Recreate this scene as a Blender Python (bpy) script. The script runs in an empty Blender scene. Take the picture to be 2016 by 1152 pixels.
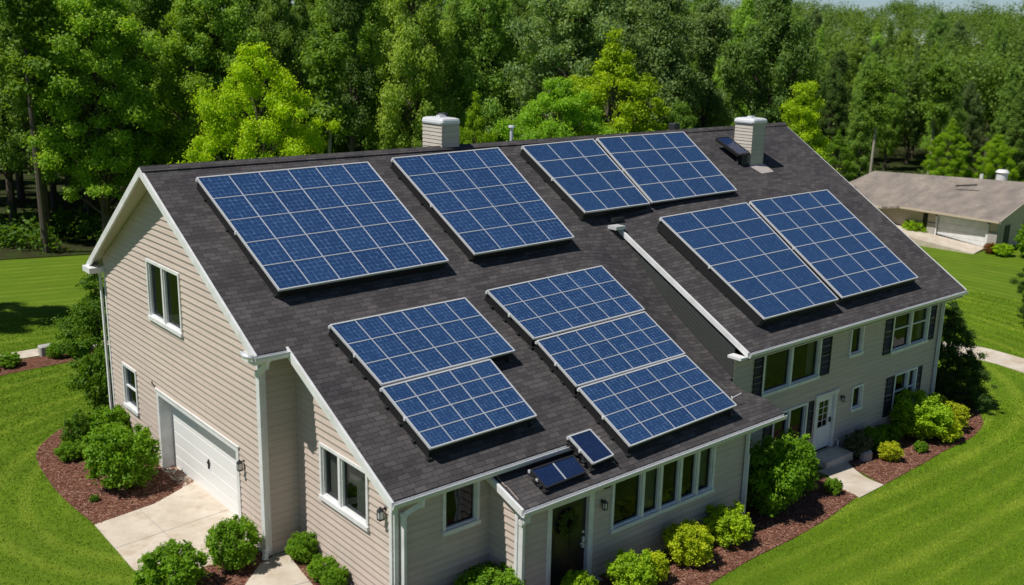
import bpy, math, random
import numpy as np
from mathutils import Vector, Matrix

# ------------------------------------------------------------------ camera, sky, sun, exposure
scene = bpy.context.scene
COL = scene.collection
cam_d = bpy.data.cameras.new("camera")
cam = bpy.data.objects.new("camera", cam_d)
COL.objects.link(cam)
cR = Vector((0.76569, -0.64286, 0.02122)); cU = Vector((0.14172, 0.20080, 0.96933)); cF = Vector((0.62740, 0.73920, -0.24485))
cam.matrix_world = Matrix(((cR.x, cU.x, -cF.x, -9.99014), (cR.y, cU.y, -cF.y, -27.33809), (cR.z, cU.z, -cF.z, 13.07821), (0, 0, 0, 1)))
cam_d.sensor_width = 36.0
cam_d.lens = 1979.75 / 2016 * 36.0
cam_d.clip_end = 4000
cam_d.dof.use_dof = True
cam_d.dof.focus_distance = 34.0
cam_d.dof.aperture_fstop = 0.55
scene.camera = cam

SUN_TO = Vector((-1.0, 0.2, 1.72)).normalized()      # towards the sun
w = bpy.data.worlds.new("World"); scene.world = w; w.use_nodes = True
nt = w.node_tree
sky = nt.nodes.new('ShaderNodeTexSky'); sky.sky_type = 'NISHITA'; sky.sun_disc = False
sky.sun_elevation = math.asin(SUN_TO.z)
sky.sun_rotation = math.atan2(SUN_TO.x, SUN_TO.y)
sky.air_density = 1.0; sky.dust_density = 0.0; sky.ozone_density = 3.0; sky.altitude = 2500
bg = nt.nodes['Background']; bg.inputs[1].default_value = 0.062
nt.links.new(sky.outputs[0], bg.inputs[0])
sd = bpy.data.lights.new("sun", 'SUN'); sd.energy = 4.4; sd.angle = math.radians(0.5); sd.color = (1.0, 0.955, 0.88)
so = bpy.data.objects.new("sun", sd); COL.objects.link(so)
so.rotation_euler = (-SUN_TO).to_track_quat('-Z', 'Y').to_euler()
scene.view_settings.view_transform = 'Standard'; scene.view_settings.look = 'None'
scene.view_settings.exposure = 0.12; scene.view_settings.gamma = 1.0

R = random.Random(7)
NR = np.random.RandomState(11)

# ------------------------------------------------------------------ tagging
def tag(o, label=None, cat=None, group=None, kind=None):
    if label: o['label'] = label
    if cat: o['category'] = cat
    if group: o['group'] = group
    if kind: o['kind'] = kind
    return o
def empty(name, loc=(0, 0, 0), label=None, cat=None, group=None):
    o = bpy.data.objects.new(name, None); o.empty_display_size = 0.2
    o.location = loc; COL.objects.link(o)
    return tag(o, label, cat, group)

# ------------------------------------------------------------------ materials
M = {}
def mat(name, col=(0.5, 0.5, 0.5), rough=0.6, metal=0.0, spec=0.5):
    m = bpy.data.materials.new(name); m.use_nodes = True
    b = m.node_tree.nodes['Principled BSDF']
    b.inputs['Base Color'].default_value = (*col, 1); b.inputs['Roughness'].default_value = rough
    b.inputs['Metallic'].default_value = metal; b.inputs['Specular IOR Level'].default_value = spec
    M[name] = m
    return m
class NG:
    """little node helper"""
    def __init__(s, m):
        s.t = m.node_tree; s.b = s.t.nodes['Principled BSDF']; s.geo = None
    def n(s, typ, **kw):
        x = s.t.nodes.new(typ)
        for k, v in kw.items(): setattr(x, k, v)
        return x
    def link(s, a, b): s.t.links.new(a, b)
    def pos(s):
        if not s.geo: s.geo = s.n('ShaderNodeNewGeometry')
        return s.geo.outputs['Position']
    def obj(s): return s.n('ShaderNodeTexCoord').outputs['Object']
    def mapping(s, v, scale=(1, 1, 1), rot=(0, 0, 0)):
        x = s.n('ShaderNodeMapping'); x.inputs['Scale'].default_value = scale; x.inputs['Rotation'].default_value = rot
        s.link(v, x.inputs[0]); return x.outputs[0]
    def noise(s, v, scale, detail=3, rough=0.5, dist=0.0):
        x = s.n('ShaderNodeTexNoise'); x.inputs['Scale'].default_value = scale; x.inputs['Detail'].default_value = detail
        x.inputs['Roughness'].default_value = rough; x.inputs['Distortion'].default_value = dist
        s.link(v, x.inputs['Vector']); return x.outputs[0]
    def ramp(s, f, stops):
        x = s.n('ShaderNodeValToRGB'); e = x.color_ramp.elements
        while len(e) < len(stops): e.new(0.5)
        for i, (p, c) in enumerate(stops): e[i].position = p; e[i].color = (*c, 1)
        s.link(f, x.inputs[0]); return x.outputs[0]
    def mix(s, f, a, b, mode='MIX'):
        x = s.n('ShaderNodeMix', data_type='RGBA', blend_type=mode)
        for i, v in ((0, f), (6, a), (7, b)):
            if isinstance(v, (int, float)): x.inputs[i].default_value = v
            elif isinstance(v, tuple): x.inputs[i].default_value = (*v, 1)
            else: s.link(v, x.inputs[i])
        return x.outputs[2]
    def math(s, op, a, b=None):
        x = s.n('ShaderNodeMath', operation=op)
        for i, v in ((0, a), (1, b)):
            if v is None: continue
            if isinstance(v, (int, float)): x.inputs[i].default_value = v
            else: s.link(v, x.inputs[i])
        return x.outputs[0]
    def bump(s, h, strength=0.3, dist=0.02):
        x = s.n('ShaderNodeBump'); x.inputs['Strength'].default_value = strength; x.inputs['Distance'].default_value = dist
        s.link(h, x.inputs['Height']); s.link(x.outputs[0], s.b.inputs['Normal'])
    def col(s, c): s.link(c, s.b.inputs['Base Color'])

def siding_mat(name, c, dirt=0.12):
    m = mat(name, c, 0.6); g = NG(m)
    f = g.noise(g.mapping(g.pos(), (0.35, 0.35, 6.0)), 1.6, 4, 0.65)
    f2 = g.noise(g.pos(), 0.45, 3)
    a = g.mix(g.ramp(f, [(0.3, (0, 0, 0)), (0.7, (1, 1, 1))]), tuple(x * (1 - dirt) for x in c), tuple(min(1, x * 1.06) for x in c))
    base = g.mix(g.ramp(f2, [(0.35, (0, 0, 0)), (0.75, (0.6, 0.6, 0.6))]), a, tuple(x * 0.86 for x in c))
    sp = g.n('ShaderNodeSeparateXYZ'); g.link(g.pos(), sp.inputs[0])          # lap shadow painted as a thin dark line along every board's bottom
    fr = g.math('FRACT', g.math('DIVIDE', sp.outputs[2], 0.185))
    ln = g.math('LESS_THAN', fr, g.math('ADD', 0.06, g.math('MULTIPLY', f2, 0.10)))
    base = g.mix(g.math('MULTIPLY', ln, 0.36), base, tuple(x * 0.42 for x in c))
    # vertical run-off streaks
    stk = g.ramp(g.noise(g.mapping(g.pos(), (3.0, 3.0, 0.16)), 1.5, 4, 0.7), [(0.50, (0, 0, 0)), (0.75, (0.35, 0.35, 0.35))])
    g.col(g.mix(stk, base, tuple(x * 0.70 for x in c)))
    g.bump(g.noise(g.mapping(g.pos(), (1, 1, 7)), 9, 4, 0.7), 0.25, 0.006)
    return m
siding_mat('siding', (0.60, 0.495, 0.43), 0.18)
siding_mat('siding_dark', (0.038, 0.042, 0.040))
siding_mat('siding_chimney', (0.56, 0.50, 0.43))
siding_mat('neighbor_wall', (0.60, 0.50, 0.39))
m = mat('white_trim', (0.74, 0.745, 0.75), 0.45); g = NG(m)
g.col(g.mix(g.ramp(g.noise(g.pos(), 2.3, 4, 0.7), [(0.4, (0, 0, 0)), (0.75, (1, 1, 1))]), (0.76, 0.765, 0.77), (0.60, 0.60, 0.585)))
mat('soffit', (0.55, 0.49, 0.42), 0.7)
mat('gutter', (0.66, 0.67, 0.68), 0.35)
mat('white_door', (0.80, 0.80, 0.79), 0.4)
mat('dark_door', (0.018, 0.016, 0.015), 0.35)
mat('shutter', (0.013, 0.014, 0.016), 0.6)
mat('black', (0.012, 0.012, 0.013), 0.6)
mat('interior', (0.035, 0.035, 0.033), 0.9)
mat('curtain', (0.20, 0.19, 0.175), 0.9)
mat('metal', (0.5, 0.5, 0.5), 0.3, 1.0)
mat('alu', (0.72, 0.73, 0.75), 0.35, 0.3)
mat('panel_grid', (0.50, 0.53, 0.58), 0.4, 0.2)
mat('lead', (0.42, 0.37, 0.35), 0.6)
mat('dark_metal', (0.06, 0.06, 0.065), 0.45, 0.6)
# glass: dark reflecting pane, see-through
m = bpy.data.materials.new('glass'); m.use_nodes = True; M['glass'] = m
t = m.node_tree; t.nodes.remove(t.nodes['Principled BSDF'])
tr = t.nodes.new('ShaderNodeBsdfTransparent'); tr.inputs[0].default_value = (0.55, 0.6, 0.58, 1)
gl = t.nodes.new('ShaderNodeBsdfGlossy'); gl.inputs['Roughness'].default_value = 0.02; gl.inputs['Color'].default_value = (0.46, 0.50, 0.56, 1)
lw0 = t.nodes.new('ShaderNodeLayerWeight'); lw0.inputs[0].default_value = 0.5
pw = t.nodes.new('ShaderNodeMath'); pw.operation = 'POWER'; pw.inputs[1].default_value = 3.5; t.links.new(lw0.outputs['Facing'], pw.inputs[0])
lw = t.nodes.new('ShaderNodeMath'); lw.operation = 'MULTIPLY_ADD'; lw.inputs[1].default_value = 0.62; lw.inputs[2].default_value = 0.055; t.links.new(pw.outputs[0], lw.inputs[0])
wn = t.nodes.new('ShaderNodeTexNoise'); wn.inputs['Scale'].default_value = 1.7; wn.inputs['Detail'].default_value = 1.0
wg = t.nodes.new('ShaderNodeNewGeometry'); t.links.new(wg.outputs['Position'], wn.inputs['Vector'])
wb = t.nodes.new('ShaderNodeBump'); wb.inputs['Strength'].default_value = 0.5; wb.inputs['Distance'].default_value = 0.03
t.links.new(wn.outputs[0], wb.inputs['Height']); t.links.new(wb.outputs[0], gl.inputs['Normal'])
mx = t.nodes.new('ShaderNodeMixShader')
t.links.new(lw.outputs[0], mx.inputs[0]); t.links.new(tr.outputs[0], mx.inputs[1]); t.links.new(gl.outputs[0], mx.inputs[2])
t.links.new(mx.outputs[0], t.nodes['Material Output'].inputs[0])

def shingle_mat(name, c0, c1, c2, row=0.143, tab=0.33, along='x', slope_c=0.85):
    m = mat(name, c0, 0.92, 0, 0.25); g = NG(m)
    sep = g.n('ShaderNodeSeparateXYZ'); g.link(g.pos(), sep.inputs[0])
    cmb = g.n('ShaderNodeCombineXYZ')
    a, b = (0, 1) if along == 'x' else (1, 0)
    nz = g.noise(g.pos(), 1.3, 2)
    g.link(sep.outputs[a], cmb.inputs[0])
    g.link(g.math('ADD', g.math('DIVIDE', sep.outputs[b], slope_c), g.math('MULTIPLY', nz, 0.03)), cmb.inputs[1])
    br = g.n('ShaderNodeTexBrick'); g.link(cmb.outputs[0], br.inputs['Vector'])
    br.offset = 0.37; br.offset_frequency = 2; br.squash = 1.0
    br.inputs['Color1'].default_value = (0, 0, 0, 1); br.inputs['Color2'].default_value = (1, 1, 1, 1)
    br.inputs['Mortar'].default_value = (0.5, 0.5, 0.5, 1)
    br.inputs['Scale'].default_value = 1.0; br.inputs['Mortar Size'].default_value = 0.008
    br.inputs['Brick Width'].default_value = tab; br.inputs['Row Height'].default_value = row
    br.inputs['Bias'].default_value = 0.0
    tone = g.ramp(br.outputs['Color'], [(0.0, c0), (0.5, c1), (1.0, c2)])
    gr = g.noise(g.pos(), 38, 2, 0.7)
    tone = g.mix(g.ramp(gr, [(0.3, (0, 0, 0)), (0.7, (1, 1, 1))]), tone, g.mix(0.5, tone, (0.0, 0.0, 0.0), 'MIX'))
    big = g.ramp(g.noise(g.mapping(g.pos(), (0.5, 1, 1)), 1.1, 4, 0.6), [(0.3, (0.74, 0.74, 0.77)), (0.7, (1.24, 1.21, 1.18))])
    tone = g.mix(1.0, tone, big, 'MULTIPLY')
    tone = g.mix(g.math('MULTIPLY', br.outputs['Fac'], 0.62), tone, (0.006, 0.006, 0.006))
    g.col(tone)
    h = g.math('SUBTRACT', g.math('MULTIPLY', gr, 0.25), br.outputs['Fac'])
    g.bump(h, 0.5, 0.012)
    return m
shingle_mat('shingle', (0.066, 0.062, 0.064), (0.088, 0.082, 0.085), (0.118, 0.110, 0.113))
shingle_mat('shingle_brown', (0.33, 0.285, 0.245), (0.355, 0.31, 0.27), (0.385, 0.335, 0.295), along='y', slope_c=0.9)

# solar cell sheet
def cell_mat(name, c0, c1, line, nfine=6):
    m = mat(name, c0, 0.22, 0, 0.35); g = NG(m)
    uv = g.n('ShaderNodeUVMap'); sep = g.n('ShaderNodeSeparateXYZ'); g.link(uv.outputs[0], sep.inputs[0])
    def lines(o, k, wd):
        f = g.math('FRACT', g.math('MULTIPLY', o, k)); d = g.math('ABSOLUTE', g.math('SUBTRACT', f, 0.5))
        return g.math('GREATER_THAN', d, 0.5 - wd)
    l = g.math('MAXIMUM', lines(sep.outputs[0], nfine, 0.045), lines(sep.outputs[1], nfine, 0.035))
    spot = g.ramp(g.noise(g.pos(), 7.0, 3, 0.7), [(0.42, (0.12, 0.12, 0.12)), (0.66, (1, 1, 1))])
    fac = g.math('MULTIPLY', g.math('MULTIPLY', l, spot), line)
    cell = g.n('ShaderNodeTexWhiteNoise'); 
    fl = g.n('ShaderNodeVectorMath', operation='FLOOR'); sc = g.n('ShaderNodeVectorMath', operation='SCALE'); sc.inputs[3].default_value = 1.0
    g.link(uv.outputs[0], sc.inputs[0]); g.link(sc.outputs[0], fl.inputs[0]); g.link(fl.outputs[0], cell.inputs['Vector'])
    base = g.mix(g.noise(g.pos(), 2.2, 4, 0.65), c0, c1)
    base = g.mix(g.math('MULTIPLY', cell.outputs[0], 0.35), base, tuple(x * 0.72 for x in c0))
    grain = g.ramp(g.noise(g.mapping(g.pos(), (1, 1, 1)), 26, 2, 0.8), [(0.35, (0.82, 0.82, 0.82)), (0.75, (1.25, 1.25, 1.22))])
    base = g.mix(1.0, base, grain, 'MULTIPLY')
    dust = g.ramp(g.noise(g.pos(), 30, 1, 0.5), [(0.74, (0, 0, 0)), (0.80, (1, 1, 1))])
    base = g.mix(g.math('MULTIPLY', dust, 0.35), base, (0.35, 0.42, 0.5))
    g.col(g.mix(fac, base, (0.16, 0.27, 0.46)))
    return m
cell_mat('solar_cell', (0.016, 0.046, 0.132), (0.024, 0.064, 0.168), 1.0)
cell_mat('solar_cell_fine', (0.017, 0.047, 0.13), (0.024, 0.064, 0.165), 0.6, 8)
cell_mat('solar_cell_plain', (0.010, 0.022, 0.07), (0.013, 0.03, 0.09), 0.10, 5)

# ground colours
def stripes(g, p):
    """light and dark mowing bands; they follow the planting beds"""
    sep = g.n('ShaderNodeSeparateXYZ'); g.link(p, sep.inputs[0])
    wob = g.math('MULTIPLY', g.noise(p, 0.05, 2, 0.5), 1.0)
    ex = g.math('MAXIMUM', g.math('SUBTRACT', g.math('ABSOLUTE', g.math('SUBTRACT', sep.outputs[0], 14.0)), 12.0), 0.0)
    a = g.math('ADD', g.math('SQRT', g.math('ADD', g.math('MULTIPLY', ex, ex), g.math('MULTIPLY', sep.outputs[1], sep.outputs[1]))), wob)
    s1 = g.math('POWER', g.math('ABSOLUTE', g.math('SINE', g.math('MULTIPLY', a, 3.3))), 4.0)
    s2 = g.math('SINE', g.math('MULTIPLY', a, 2.1))
    return g.math('SUBTRACT', g.math('ADD', g.math('MULTIPLY', s1, 1.1), g.math('MULTIPLY', s2, 0.35)), 0.45)
def grass_mat(name, d, l, yl, leaf=False):
    m = mat(name, d, 0.8, 0, 0.2); g = NG(m); p = g.pos()
    st = g.ramp(g.math('MULTIPLY', g.math('ADD', stripes(g, p), 1.0), 0.5), [(0.38, (0, 0, 0)), (0.85, (1, 1, 1))])
    n1 = g.noise(p, 0.35, 5, 0.6); n2 = g.noise(g.mapping(p, (1, 1, 1)), 3.0, 4, 0.7)
    c = g.mix(g.ramp(n1, [(0.32, (0, 0, 0)), (0.68, (1, 1, 1))]), d, l)
    c = g.mix(g.math('MULTIPLY', g.math('MULTIPLY', st, g.ramp(g.noise(p, 0.5, 4, 0.7), [(0.3, (0.15, 0.15, 0.15)), (0.7, (1, 1, 1))])), 0.5), c, yl)
    c = g.mix(g.ramp(n2, [(0.35, (0.0, 0.0, 0.0)), (0.75, (0.16, 0.16, 0.16))]), c, tuple(x * 0.7 for x in d))
    if not leaf:
        c = g.mix(g.ramp(g.noise(p, 60, 2, 0.8), [(0.35, (0, 0, 0)), (0.7, (0.6, 0.6, 0.6))]), c, tuple(x * 0.45 for x in d))
        g.bump(g.noise(p, 45, 3, 0.8), 0.5, 0.03)
    g.col(c)
    return m
grass_mat('lawn_ground', (0.096, 0.174, 0.005), (0.132, 0.226, 0.007), (0.30, 0.37, 0.035))
grass_mat('grass_blade', (0.140, 0.25, 0.007), (0.185, 0.32, 0.010), (0.46, 0.54, 0.06), True)
m = mat('mulch', (0.10, 0.05, 0.035), 0.95, 0, 0.1); g = NG(m)
g.col(g.mix(g.ramp(g.noise(g.pos(), 22, 4, 0.8), [(0.35, (0, 0, 0)), (0.65, (1, 1, 1))]), (0.10, 0.043, 0.028), (0.22, 0.10, 0.068)))
g.bump(g.noise(g.pos(), 30, 3, 0.8), 0.8, 0.03)
for i, c in enumerate(((0.24, 0.11, 0.075), (0.135, 0.058, 0.04), (0.29, 0.165, 0.12))): mat('chip%d' % i, c, 0.9, 0, 0.1)
m = mat('concrete', (0.55, 0.48, 0.40), 0.85, 0, 0.2); g = NG(m)
c = g.mix(g.ramp(g.noise(g.pos(), 0.9, 5, 0.65), [(0.35, (0, 0, 0)), (0.7, (1, 1, 1))]), (0.50, 0.43, 0.345), (0.64, 0.575, 0.49))
c = g.mix(g.ramp(g.noise(g.pos(), 2.1, 3, 0.6), [(0.50, (0, 0, 0)), (0.75, (0.6, 0.6, 0.6))]), c, (0.40, 0.29, 0.19))
g.col(g.mix(g.ramp(g.noise(g.pos(), 55, 2, 0.8), [(0.4, (0, 0, 0)), (0.8, (0.25, 0.25, 0.25))]), c, (0.30, 0.26, 0.22)))
m = mat('forest_ground', (0.03, 0.035, 0.012), 0.95, 0, 0.1); g = NG(m)
g.col(g.mix(g.ramp(g.noise(g.pos(), 0.8, 5, 0.7), [(0.35, (0, 0, 0)), (0.7, (1, 1, 1))]), (0.035, 0.028, 0.014), (0.035, 0.065, 0.012)))
mat('stone', (0.38, 0.36, 0.33), 0.9)
m = mat('bark', (0.10, 0.085, 0.07), 0.95, 0, 0.1); g = NG(m)
g.col(g.mix(g.noise(g.mapping(g.pos(), (4, 4, 0.8)), 4, 4, 0.7), (0.05, 0.04, 0.032), (0.17, 0.145, 0.12)))
mat('pale_bark', (0.36, 0.32, 0.27), 0.9)
mat('wood', (0.17, 0.12, 0.08), 0.8)

def leaf_mat(name, c, trans=0.42):
    """leaf: diffuse + translucent; the object colour carries each plant's own hue"""
    m = mat(name, c, 0.55, 0, 0.25); g = NG(m)
    oi = g.n('ShaderNodeObjectInfo')
    c0 = g.mix(1.0, oi.outputs['Color'], c, 'MULTIPLY')
    at = g.n('ShaderNodeAttribute', attribute_name='tone')
    v = g.ramp(at.outputs['Fac'], [(0.0, (0.62, 0.68, 0.62)), (0.5, (1, 1, 1)), (1.0, (1.45, 1.28, 1.05))])
    c1 = g.mix(1.0, c0, v, 'MULTIPLY')
    g.col(c1)
    tl = g.n('ShaderNodeBsdfTranslucent'); g.link(g.mix(1.0, c1, (1.5, 1.45, 0.6), 'MULTIPLY'), tl.inputs[0])
    mx = g.n('ShaderNodeMixShader'); mx.inputs[0].default_value = trans
    g.link(g.b.outputs[0], mx.inputs[1]); g.link(tl.outputs[0], mx.inputs[2])
    g.link(mx.outputs[0], g.t.nodes['Material Output'].inputs[0])
    return m
leaf_mat('leaf', (1.0, 1.0, 1.0))

# ------------------------------------------------------------------ mesh helper
def new_obj(name, verts, faces, material, parent=None, uvs=None, smooth=False):
    me = bpy.data.meshes.new(name); me.from_pydata([tuple(v) for v in verts], [], faces)
    if material: me.materials.append(M[material])
    if uvs is not None:
        l = me.uv_layers.new(name='UVMap')
        for i, uv in enumerate(uvs): l.data[i].uv = uv
    if smooth: me.polygons.foreach_set('use_smooth', [True] * len(me.polygons))
    me.update()
    o = bpy.data.objects.new(name, me); COL.objects.link(o)
    if parent: o.parent = parent; o.matrix_parent_inverse = parent.matrix_basis.inverted()
    return o
def IDT(p): return p
class MB:
    def __init__(s, T=IDT): s.v = []; s.f = []; s.T = T
    def add(s, vs, fs):
        b = len(s.v); s.v += [s.T(tuple(v)) for v in vs]; s.f += [tuple(b + i for i in f) for f in fs]; return s
    def box(s, x0, x1, y0, y1, z0, z1):
        s.add([(x0, y0, z0), (x1, y0, z0), (x1, y1, z0), (x0, y1, z0), (x0, y0, z1), (x1, y0, z1), (x1, y1, z1), (x0, y1, z1)],
              [(0, 3, 2, 1), (4, 5, 6, 7), (0, 1, 5, 4), (1, 2, 6, 5), (2, 3, 7, 6), (3, 0, 4, 7)]); return s
    def bevbox(s, x0, x1, y0, y1, z0, z1, b=0.02):
        # box with chamfered vertical and top edges
        def ring(i, z): return [(x0 + i, y0, z), (x1 - i, y0, z), (x1, y0 + i, z), (x1, y1 - i, z), (x1 - i, y1, z), (x0 + i, y1, z), (x0, y1 - i, z), (x0, y0 + i, z)]
        r0 = ring(b, z0); r1 = ring(b, z1 - b)
        r2 = [(min(max(x, x0 + b), x1 - b), min(max(y, y0 + b), y1 - b), z1) for x, y, z in r1]
        n = 8; fs = [tuple(range(n - 1, -1, -1))]
        for k in range(2):
            for i in range(n): fs.append((k * n + i, k * n + (i + 1) % n, (k + 1) * n + (i + 1) % n, (k + 1) * n + i))
        fs.append(tuple(range(2 * n, 3 * n)))
        s.add(r0 + r1 + r2, fs); return s
    def prism(s, base, ext):
        n = len(base); e = Vector(ext)
        s.add([tuple(b) for b in base] + [tuple(Vector(b) + e) for b in base],
              [tuple(range(n - 1, -1, -1)), tuple(range(n, 2 * n))] + [(i, (i + 1) % n, n + (i + 1) % n, n + i) for i in range(n)]); return s
    def bar(s, p, q, wd, ht, up=(0, 0, 1)):
        p = Vector(p); q = Vector(q); d = (q - p).normalized(); up = Vector(up)
        sx = d.cross(up).normalized() * (wd / 2); uz = sx.cross(d).normalized() * (ht / 2)
        c = [p - sx - uz, p + sx - uz, p + sx + uz, p - sx + uz]; e = q - p
        s.prism(c, e); return s
    def tube(s, pts, rad, n=8, cap=True):
        pts = [Vector(p) for p in pts]; rr = rad if isinstance(rad, (list, tuple)) else [rad] * len(pts)
        vs = []; fs = []
        for i, p in enumerate(pts):
            d = (pts[min(i + 1, len(pts) - 1)] - pts[max(i - 1, 0)]).normalized()
            a = d.cross(Vector((0.31, 0.17, 0.93)) if abs(d.z) < 0.9 else Vector((1, 0.1, 0))).normalized(); b = d.cross(a)
            vs += [tuple(p + (a * math.cos(6.28318 * k / n) + b * math.sin(6.28318 * k / n)) * rr[i]) for k in range(n)]
        for i in range(len(pts) - 1):
            for k in range(n): fs.append((i * n + k, i * n + (k + 1) % n, (i + 1) * n + (k + 1) % n, (i + 1) * n + k))
        if cap: fs += [tuple(range(n - 1, -1, -1)), tuple(range((len(pts) - 1) * n, len(pts) * n))]
        s.add(vs, fs); return s
    def build(s, name, material, parent=None, smooth=False): return new_obj(name, s.v, s.f, material, parent, smooth=smooth)

# ------------------------------------------------------------------ terrain
def gz(x): return -0.055 * min(max(x - 1, 0), 22)
def smooth(t): t = min(max(t, 0), 1); return t * t * (3 - 2 * t)
def hill(x, y):
    d = (x + 10) * 0.647 + (y + 27.3) * 0.7625
    side = (x + 10) * 0.7625 - (y + 27.3) * 0.647
    return (15 * smooth((d - 118) / 190)) * (0.62 + 0.38 * smooth((side + 60) / 150))
def gh(x, y): return gz(x) + hill(x, y)
xs = [-600, -300, -150, -80, -40, -20, 1, 23] + list(range(33, 200, 8)) + [220, 260, 310, 380, 480, 600, 900]
ys = [-400, -150, -60, -20] + list(range(0, 200, 8)) + [220, 260, 310, 380, 480, 600, 900]
vs = [(x, y, gh(x, y)) for y in ys for x in xs]; nx = len(xs)
fs = [(j * nx + i, j * nx + i + 1, (j + 1) * nx + i + 1, (j + 1) * nx + i) for j in range(len(ys) - 1) for i in range(nx - 1)]
tag(new_obj('lawn', vs, fs, 'lawn_ground'), kind='structure')

def clip(poly, x, keep_left):
    out = []
    for i in range(len(poly)):
        a = poly[i]; b = poly[(i + 1) % len(poly)]
        ia = (a[0] <= x) == keep_left or a[0] == x; ib = (b[0] <= x) == keep_left or b[0] == x
        if ia: out.append(a)
        if ia != ib:
            t = (x - a[0]) / (b[0] - a[0]); out.append((x, a[1] + t * (b[1] - a[1])))
    return out
def sheet(name, poly, lift, material, side_drop=0.0, kind='structure', zf=gz):
    """flat paving or bed following the ground, split where the ground bends"""
    vs = []; fs = []
    parts = [clip(poly, 1, True), clip(clip(poly, 1, False), 23, True), clip(poly, 23, False)]
    for p in parts:
        if len(p) < 3: continue
        b = len(vs); vs += [(x, y, zf(x) + lift) for x, y in p]; fs.append(tuple(range(b, b + len(p))))
    if side_drop:
        for i in range(len(poly)):
            a = poly[i]; c = poly[(i + 1) % len(poly)]; b = len(vs)
            vs += [(a[0], a[1], zf(a[0]) + lift), (c[0], c[1], zf(c[0]) + lift), (c[0], c[1], zf(c[0]) - side_drop), (a[0], a[1], zf(a[0]) - side_drop)]
            fs.append((b, b + 1, b + 2, b + 3))
    return tag(new_obj(name, vs, fs, material), kind=kind)
def inside(px, py, poly):
    """vectorised point in polygon"""
    r = np.zeros(len(px), bool); n = len(poly)
    for i in range(n):
        x1, y1 = poly[i]; x2, y2 = poly[(i + 1) % n]
        if y1 == y2: continue
        c = ((y1 > py) != (y2 > py)) & (px < (x2 - x1) * (py - y1) / (y2 - y1) + x1)
        r ^= c
    return r
def curve(pts, n=6):
    """Catmull-Rom through the points (open)"""
    out = []
    P = [pts[0]] + list(pts) + [pts[-1]]
    for i in range(1, len(P) - 2):
        for k in range(n):
            t = k / n; a, b, c, d = P[i - 1], P[i], P[i + 1], P[i + 2]
            out.append(tuple(0.5 * (2 * b[j] + (c[j] - a[j]) * t + (2 * a[j] - 5 * b[j] + 4 * c[j] - d[j]) * t * t + (3 * b[j] - a[j] - 3 * c[j] + d[j]) * t ** 3) for j in (0, 1)))
    out.append(pts[-1]); return out
bed_left = [(0.9, -0.4), (0.5, 6.4)] + curve([(0.0, 6.9), (-0.9, 6.6), (-1.6, 5.95), (-2.25, 4.9), (-2.5, 3.3), (-2.58, 1.2), (-2.4, -1.12)]) + [(-0.7, -1.1)]
drive = [(0.83, -0.1), (-0.7, -0.85), (-2.42, -1.1), (-2.46, -5.0), (-0.75, -5.05), (0.6, -4.6), (0.83, -4.3)]
bed_mid = [(0.5, -4.45), (-0.75, -5.03), (-3.6, -4.9), (-3.4, -6.6), (-0.6, -6.45), (0.15, -5.75), (0.55, -5.62)]
walk_low = [(0.15, -5.75), (0.62, -5.6), (0.95, -5.6), (0.70, -7.4), (0.6, -9.6), (-2.0, -9.6), (-0.6, -6.45)]
bed_low = [(0.95, -5.45), (1.5, -5.45), (1.5, -10.0), (4.3, -10.0), (4.3, -11.1), (13.1, -11.1), (13.1, -9.2), (19.0, -9.2), (18.3, -10.2), (17.75, -11.95)] + \
    curve([(15.4, -12.38), (13.3, -12.6), (11.2, -12.72), (9.1, -12.98), (7.2, -13.3), (4.5, -13.3), (2.0, -12.2), (0.7, -11.0)]) + [(0.6, -9.6), (0.70, -7.4)]
bed_right = [(20.3, -9.2), (27.5, -9.2), (27.5, -6.0), (30.5, -5.8)] + curve([(31.2, -7.2), (30.4, -9.4), (29.0, -10.6), (28.0, -11.15), (26.2, -11.5), (24.1, -11.5), (19.43, -11.9)]) + [(20.0, -10.1), (20.5, -9.8)]
walk_right = [(18.5, -10.0), (20.3, -10.0)] + curve([(19.95, -10.4), (19.5, -11.2), (19.43, -11.92)]) + [(17.75, -12.05)] + curve([(17.9, -11.2), (18.5, -10.4)])
bed_far = curve([(-4.0, 15.15), (-0.8, 15.15), (1.73, 15.1), (3.4, 15.0)]) + curve([(3.8, 14.4), (3.2, 13.9), (1.21, 13.7), (-1.2, 13.5), (-4.0, 12.9)])
path_far = [(-9, 16.15), (3.8, 16.3), (3.8, 15.2), (-9, 15.25)]
path_right = curve([(28.5, 1.8), (33.5, -1.6), (38.9, -4.75), (38.6, -7.5), (38.2, -8.4), (40.0, -13.0)]) + curve([(37.0, -13.5), (36.2, -9.2), (36.9, -6.2), (33.0, -3.3), (27.5, 0.3)])
path_right = curve([(31.0, 0.8), (35.0, -2.3), (38.98, -4.71), (41.0, -6.1), (47.0, -10.4)]) + curve([(46.0, -13.0), (40.0, -8.3), (37.19, -5.73), (34.0, -3.2), (30.0, -0.6)])
path_right = curve([(33.0, -0.9), (37.0, -3.6), (38.4, -5.8), (38.3, -8.2), (37.6, -12.0), (36.0, -16.0)]) + curve([(33.6, -16.0), (35.4, -12.0), (36.1, -9.2), (36.4, -7.0), (35.6, -5.2), (32.0, -2.8)])
apron = [(63.1, 10.3), (63.1, 5.1), (61.9, 4.9), (60.9, 8.0), (60.3, 12.6), (62.0, 14.6), (63.0, 14.0)]
beds = dict(bed_left=bed_left, bed_mid=bed_mid, bed_low=bed_low, bed_right=bed_right, bed_far=bed_far)
for k, p in beds.items(): sheet('mulch_bed', p, 0.014, 'mulch')
sheet('driveway', drive, 0.03, 'concrete', 0.05)
sheet('walkway', walk_low, 0.028, 'concrete', 0.05)
sheet('walkway', walk_right, 0.03, 'concrete', 0.05)
sheet('path', path_far, 0.03, 'concrete', 0.05)
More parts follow.
